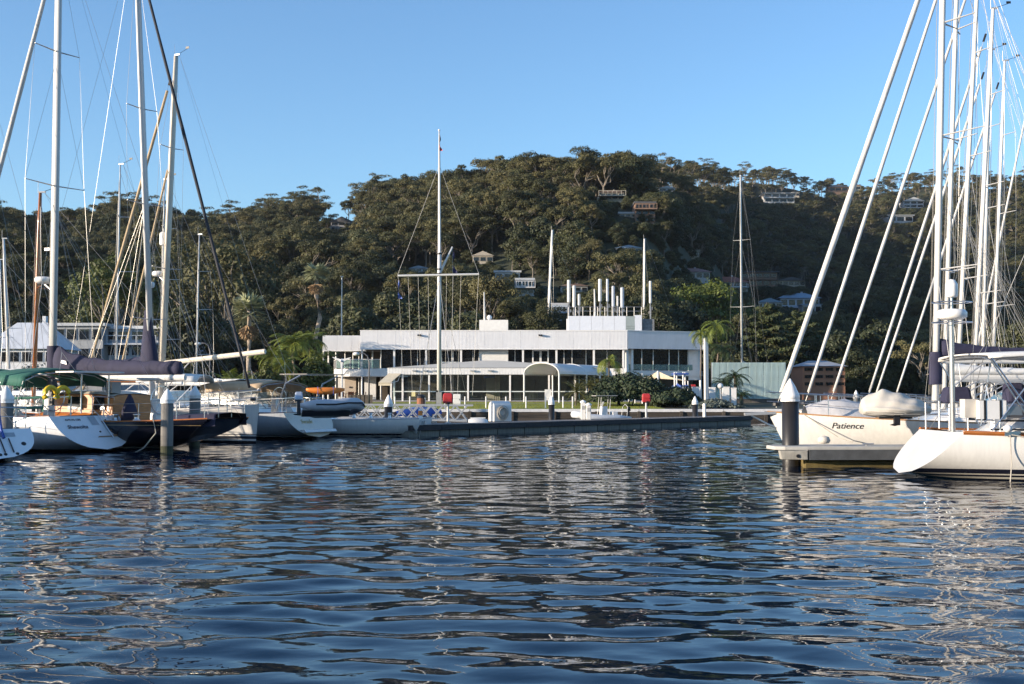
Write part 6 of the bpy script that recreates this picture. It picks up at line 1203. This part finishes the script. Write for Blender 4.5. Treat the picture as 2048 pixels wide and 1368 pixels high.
def shade_sails():
    def sail(px, pk, pts, Y, lb, mat):
        c = at(px, pk, Y); r = thing('shade_sail', lb, 'shade sail', (c.x, Y, gz(c.x, Y))); o = -r.location; b = MB(); C = at(px, pk, Y)
        P = [at(a, b_, Y + d) for a, b_, d in pts]; n = len(P)
        for i in range(n):
            A, B = P[i], P[(i + 1) % n]; secs = []
            for k in range(6): u = k / 5; secs.append([C.lerp(A.lerp(B, v), u) - Vector((0, 0, .25 * math.sin(math.pi * u) * .6)) + (C - A.lerp(B, .5)) * (.18 * u * math.sin(math.pi * v)) for v in (0, .25, .5, .75, 1)])
            b.loft(secs)
        b.build('fabric', mat, r, smooth=True, world=True); MB().tube([(C.x, C.y, gz(C.x, C.y)), C], .09, 8).build('mast', m['white_paint'], r, world=True)
        for A in P[:2]: MB().tube([(A.x, A.y, 1.0), A], .05, 6).build('edge_post', m['white_paint'], r, world=True)
    sail(1316, 742, ((1270, 760, 1), (1376, 762, -1), (1360, 758, 6), (1290, 756, 6)), 101, 'tan pointed shade sail over the playground', m['awning']); sail(1285, 746, ((1258, 762, 0), (1312, 760, 2), (1290, 757, 6)), 105, 'smaller pale shade sail behind the tan one', m['cream_cloth'])
shade_sails()
def playground():
    Y = 99; X = lambda px: XP(px, Y); Z = lambda py: ZY(py, Y); r = thing('play_tower', 'blue and white playground tower with slide', 'playground', (X(1362), Y, 1.0)); 
    for px, y in ((1349, 0), (1366, 0), (1375, 1.4), (1358, 1.4)): MB().tube([(X(px), Y + y, 1), (X(px), Y + y, Z(744))], .06, 6).build('post', m['white_paint'], r, world=True)
    MB().prism([(X(1348), Y - .1, Z(749)), (X(1377), Y - .1, Z(749)), (X(1377), Y + 1.5, Z(749)), (X(1348), Y + 1.5, Z(749))], (0, 0, .12)).build('roof', m['blue'], r, world=True); MB().bb((X(1350), Y, Z(772)), (X(1376), Y + 1.4, Z(770))).build('platform', m['blue'], r, world=True)
    sl_ = MB(); sl_.loft([[Vector((lerp(X(1352), X(1371), u), Y - .15 - .9 * u, lerp(Z(771), Z(796), u) + .1 * math.sin(3 * u))) + Vector((0, dy, dz)) for dy, dz in ((.0, .2), (0, 0), (-.5, 0), (-.5, .2))] for u in (0, .25, .5, .75, 1)]); sl_.build('slide', m['blue'], r, smooth=True, world=True); MB().bb((X(1383), Y, Z(773)), (X(1391), Y + .4, Z(769))).build('swing_seat', m['red'], r, world=True)
    for a, b_, t, y, lb in ((1330, 1347, 776, 97, 'low white garden wall left of the play tower'), (1344, 1357, 774, 96, 'sunlit white garden wall panel'), (1384, 1400, 775, 97, 'white garden wall panel right of the slide'), (1418, 1430, 776, 95, 'white garden wall panel behind the grey shrubs'), (1444, 1458, 775, 95, 'white garden wall panel left of the date palm'), (1462, 1472, 777, 95, 'small white garden wall end')):
        x0, x1 = XP(a, y), XP(b_, y); q = thing('garden_wall', lb, 'wall', ((x0 + x1) / 2, y, .9), 0, 'white garden wall panels'); h = ZY(t, y) - .9; MB().box((0, 0, h / 2), (x1 - x0, .2, h)).build('panel', m['render_white'], q); MB().box((0, 0, h + .03), (x1 - x0 + .06, .26, .06)).build('coping', m['white_paint'], q)
    p = at(1401, 800, 96); q = thing('garden_bollard', 'tall white garden post beside the shrubs', 'post', (p.x, 96, .9)); MB().tube([(0, 0, 0), (0, 0, ZY(763, 96) - .9)], .09, 8).build('shaft', m['white_paint'], q); MB().ball((0, 0, ZY(763, 96) - .88), .1).build('knob', m['white_paint'], q, smooth=True)
playground()
def lawn_fence():
    r = thing('lawn_fence', 'thin white posts with wires along the lawn edge', 'fence', (0, 87, .88)); ps = [930, 972, 1012, 1052, 1091, 1126, 1145, 890, 850, 820, 790]
    for px in sorted(ps): x = XP(px, 87); MB().tube([(x, 0, 0), (x, 0, ZY(793, 87) - .88)], .045, 6).build('post', m['white_paint'], r)
    for z in (.35, .7): MB().tube([(XP(790, 87), 0, z), (XP(1145, 87), 0, z)], .008, 4).build('wire', m['wire'], r)
lawn_fence()
def small_craft():
    for px, py, Y, rz, lb, mt in ((846, 816, 71, .3, 'blue dinghy stored upside down behind the gangway', m['blue']), (826, 820, 70, .5, 'second blue dinghy left of the first behind the gangway', m['blue']), (960, 844, 62.5, .1, 'white upturned dinghy beside the dock locker', m['gelcoat'])):
        p = at(px, py, Y); zz = p.z - .35 if py < 840 else .52; r = thing('upturned_dinghy', lb, 'dinghy', (p.x, Y, zz), rz); n = 10
        if py > 840: r.location = pon(956, 1.5); r.scale = (.45, .6, .8)
        MB().loft([[Vector((lerp(-1.1, 1.1, i / n), .5 * f * math.sin(math.pi * lerp(.12, .9, i / n)) ** .5, (.42 if py < 840 else .3) * (1 - abs(f) ** 2.2) * math.sin(math.pi * lerp(.15, .9, i / n)) ** .5)) for f in (-1, -.8, -.4, 0, .4, .8, 1)] for i in range(n + 1)]).build('hull', mt, r, smooth=True); MB().box((0, 0, .4 if py < 840 else .29), (1.7, .05, .06)).build('keel', m['white_paint'], r)
        if py < 840:
            for x in (-.7, .7): MB().box((x, 0, -.35), (.06, .9, .7)).build('trestle', m['alloy'], r)
    p = pon(841, .4); r = thing('marker_cone', 'red and white striped marker at the pontoon corner', 'marker', p)
    for k, (mt, a) in enumerate(((m['orange'], 0), (m['white_paint'], .22), (m['orange'], .44))): MB().lathe((0, 0, a), [(.11, 0), (.1, .22)], 10).build('band', mt, r)
    MB().lathe((0, 0, .66), [(.1, 0), (.05, .08), (.01, .1)], 10).build('tip', m['white_paint'], r)
    p = at(842, 806, 73); r = thing('storage_drum', 'rusty drum standing behind the blue dinghies', 'drum', (p.x, 73, .55)); MB().lathe((0, 0, 0), [(.25, 0), (.25, 1.1), (.2, 1.15)], 12).build('body', M('rust', (.25, .1, .05), .8, var=.3), r); MB().lathe((0, 0, 1.15), [(.27, 0), (.27, .1), (.1, .2)], 12).build('lid', m['black'], r)
small_craft()
def car(px, py, Y, col, rz, label, van=False):
    p = at(px, py, Y); r = thing('parked_car' if not van else 'parked_van', label, 'car' if not van else 'van', (p.x, Y, p.z), rz, 'cars on the upper car park'); L, W_, H = (4.4, 1.75, 1.45) if not van else (4.9, 1.9, 2.0); cm = M('car%02d%02d%02d' % tuple(int(c * 99) for c in col), col, .25, var=.03, coat=.6)
    prof = [(-L/2, .35), (-L/2, .8), (-L*.42, .92), (-L*.3, H*.97), (-L*.05, H), (L*.14, H*.96), (L*.28, .95), (L*.46, .8), (L/2, .6), (L/2, .35)] if not van else [(-L/2, .35), (-L/2, H*.97), (L*.2, H), (L*.36, 1.1), (L/2, .9), (L/2, .35)]
    bevel(MB().prism([(x, -W_/2, z) for x, z in prof], (0, W_, 0)).build('body', cm, r), .06, 2)
    win = [(-L*.3, .95), (-L*.24, H*.92), (L*.12, H*.92), (L*.24, .95)] if not van else [(L*.1, 1.1), (L*.1, H*.9), (L*.2, H*.9), (L*.31, 1.1)]
    for s in (-1, 1): MB().prism([(x, s * (W_/2 + .004), z) for x, z in win], (0, s * .008, 0)).build('side_window', m['glass_dark'], r)
    for x in (-L*.3, L*.3):
        for s in (-1, 1): w = MB().tube([(x, s * (W_/2 - .12), .33), (x, s * (W_/2 + .02), .33)], .33, 14).build('tyre', m['black'], r); MB().tube([(x, s * (W_/2 + .015), .33), (x, s * (W_/2 + .03), .33)], .2, 10).build('rim', m['alloy'], w)
    for s in (-1, 1): MB().box((L/2 - .02, s * W_ * .33, .68), (.06, .3, .14)).build('headlight', M('lamp_glass', (.7, .7, .7), .1), r)
def car_park():
    Y = 160; x0, x1 = XP(360, Y), XP(560, Y); z = ZY(717, Y); r = thing('retaining_wall', 'earth brown retaining wall below the parked cars', 'wall', ((x0 + x1) / 2, Y, 1.2)); MB().box((0, 4, (z - 1.2) / 2), (x1 - x0, 8, z - 1.2)).build('wall', M('bank', (.14, .1, .06), .95, var=.4, scale=1, bump=.6), r); MB().box((0, 4, z - 1.2 + .03), (x1 - x0 + .1, 8.1, .06)).build('coping', m['concrete'], r)
    for px, col, lb, van, rz in ((398, (.5, .5, .52), 'silver car parked leftmost on the upper car park', False, .1), (428, (.72, .72, .72), 'white van parked on the upper car park', True, math.pi), (462, (.2, .3, .42), 'blue car parked right of the white van', False, .05), (492, (.7, .7, .72), 'white car parked second from the right', False, 0), (520, (.62, .63, .65), 'pale car parked rightmost on the upper car park', False, 3.1)): car(px, 717, 163, col, rz + 1.1, lb, van)
car_park()
def cruiser(px, Y, rz, L, label, col='gelcoat', fly=True):
    r = thing('motor_cruiser', label, 'motor boat', (XP(px, Y), Y, 0), rz, 'motor cruisers in the left berths'); h = Hull(L, L * .33, .95, .95, 1.3, 1.2, .1, .92, .4, .35, 3.2); build_hull(r, h, m['hull_white_plain'], m['gelcoat'], nt_=16, nv=7); H = 1.15; c = MB(); secs = []
    for u, k in ((.12, 0), (.125, 1), (.45, 1), (.58, .95), (.74, .15), (.8, 0)): x = L * u; secs.append([Vector((x, h.half(u) * .8 * f, h.sheer(u) + H * k * g)) for f, g in ((1, 0), (.96, .6), (.86, 1), (0, 1.05), (-.86, 1), (-.96, .6), (-1, 0))])
    c.loft(secs).build('cabin', m[col], r, smooth=False)
    for a, b in ((.16, .27), (.29, .4), (.42, .55)):
        for s in (1, -1): MB().prism([Vector((L * u, s * (h.half(u) * .8 * lerp(1, .9, g) + .01), h.sheer(u) + H * g)) for u, g in ((a, .45), (b, .45), (b, .82), (a, .82))], (0, s * .01, 0)).build('cabin_window', m['glass_dark'], r)
    MB().prism([Vector((L * .6, -h.half(.6) * .6, h.sheer(.6) + H * .86)), Vector((L * .6, h.half(.6) * .6, h.sheer(.6) + H * .86)), Vector((L * .71, h.half(.7) * .6, h.sheer(.7) + H * .36)), Vector((L * .71, -h.half(.7) * .6, h.sheer(.7) + H * .36))], (.02, 0, .03)).build('windscreen', M('screen_aqua', (.08, .16, .17), .08), r)
    rails(r, h, 6, .45, .9, .6, pushpit=False)
    if fly: bevel(MB().box((L * .33, 0, h.sheer(.3) + H + .3), (L * .25, L * .22, .5)).build('flybridge', m[col], r), .06); bimini(r, L * .18, L * .42, L * .11, h.sheer(.3) + H + 1.2, m['white_cloth'], zdeck=h.sheer(.3) + H + .4)
for px, Y, rz, L, lb, fl in ((225, 56, R_(150), 10, 'white motor cruiser with aqua screen behind the varnished cabin', False), (400, 60, R_(150), 9.5, 'white motor cruiser behind the second grey pile', False), (110, 60, R_(150), 10.5, 'white flybridge cruiser behind the green bimini', False), (480, 66, R_(155), 9, 'white motor boat behind the plumb bow', False), (545, 70, R_(155), 9, 'white motor boat behind the tan dodger', False), (2330, 46, R_(180), 10, 'white motor cruiser behind the near right yacht', False)): cruiser(px, Y, rz, L, lb, fly=fl)
def left_pontoon():
    for k, (px, py, L, lb) in enumerate(((20, 872, 11, 'long walkway pontoon behind the left yachts'),)):
        r = thing('walkway_pontoon', lb, 'pontoon', (XP(20, 53), 53.5, 0), R_(14)); MB().box((L / 2, 0, .2), (L, 2.2, .5)).build('float', MATS['float_concrete'], r)
        for i in range(int(L / .5)): MB().box((.25 + i * .5, 0, .48), (.48, 2.3, .05)).build('deck_plank', MATS['deck_timber'], r)
left_pontoon()
def terrace_sets():
    for px, Y, lb in ((692, 118, 'outdoor table with orange chairs under the balcony, the left one'), (712, 117, 'outdoor table with orange chairs under the balcony, the right one')):
        r = thing('terrace_table', lb, 'table', (XP(px, Y), Y, 1.22), .3, 'terrace tables'); MB().lathe((0, 0, .7), [(.5, 0), (.5, .04)], 14).build('table_top', m['timber_panel'], r); MB().tube([(0, 0, 0), (0, 0, .7)], .04, 6).build('pedestal', m['black'], r)
        for k in range(3):
            a = 2.1 * k; c = thing('terrace_chair', f'orange terrace chair {["facing the water", "behind the table", "right of the table"][k]} at {"the left" if px < 700 else "the right"} balcony table', 'chair', (XP(px, Y) + .75 * math.cos(a), Y + .75 * math.sin(a), 1.22), a - math.pi / 2, 'orange terrace chairs'); oc = M('chair_orange', (.45, .12, .04), .6)
            MB().box((0, 0, .43), (.44, .44, .04)).build('seat', oc, c); MB().box((0, .21, .68), (.42, .03, .45)).build('backrest', oc, c)
            for x in (-.18, .18):
                for y in (-.18, .18): MB().beam((x, y, 0), (x, y, .41), .035).build('leg', m['alloy'], c)
    Y = 102; r = thing('planter_screen', 'low dark planter screen behind the davits', 'planter', (XP(722, Y), Y, 1.05)); MB().box((0, 0, .4), (XP(745, Y) - XP(700, Y), .5, .8)).build('box', m['wall_timber'], r)
    for i in range(6): MB().box((lerp(-.9, .9, i / 5), -.26, .4), (.26, .03, .76)).build('slat', m['dark_bark'], r)
    Y = 68; p = at(684, 722, Y); r = thing('wind_generator', 'small white wind generator on a pole beside the balcony', 'wind generator', (p.x, Y, .4)); H = p.z - .4; MB().tube([(0, 0, 0), (0, 0, H)], .05, 6).build('pole', m['mast_white'], r); MB().tube([(-.05, -.25, H), (0, 0, H + .02), (.15, .4, H + .1)], [.06, .12, .03], 8).build('nacelle', m['white_paint'], r, smooth=True)
    for a in (.35, 2.75, 4.7): d = Vector((math.cos(a), 0, math.sin(a))); s = Vector((-d.z, 0, d.x)); MB().prism([Vector((0, -.2, H)) + d * .06 - s * .07, Vector((0, -.2, H)) + d * .55 - s * .02, Vector((0, -.2, H)) + d * .55 + s * .02, Vector((0, -.2, H)) + d * .06 + s * .07], (0, .03, 0)).build('blade', m['white_paint'], r)
terrace_sets()
def street_pole():
    Y = 136; p = at(683, 668, Y); z = gz(p.x, Y); r = thing('street_pole', 'thin grey street pole behind the clubhouse left wing', 'pole', (p.x, Y, z)); MB().tube([(0, 0, 0), (0, 0, ZY(553, Y) - z)], [.1, .06], 8).build('shaft', m['alloy'], r); MB().box((0, 0, ZY(553, Y) - z), (.3, .1, .1)).build('cap', m['alloy'], r)
street_pole()
plant_hill()
def haze():
    o = MB().bb((-560, -12, -3), (620, 780, 138)).build('haze', None); o.data.materials.clear()
    mt = bpy.data.materials.new('haze'); mt.use_nodes = True; t = mt.node_tree; t.nodes.remove(t.nodes['Principled BSDF']); v = t.nodes.new('ShaderNodeVolumePrincipled')
    v.inputs['Color'].default_value = (.8, .88, 1, 1); v.inputs['Density'].default_value = .00006; v.inputs['Anisotropy'].default_value = .2
    t.links.new(v.outputs[0], t.nodes['Material Output'].inputs['Volume']); o.data.materials.append(mt)
    tag(o, 'thin pale evening air over the bay', 'haze', kind='stuff')
haze()
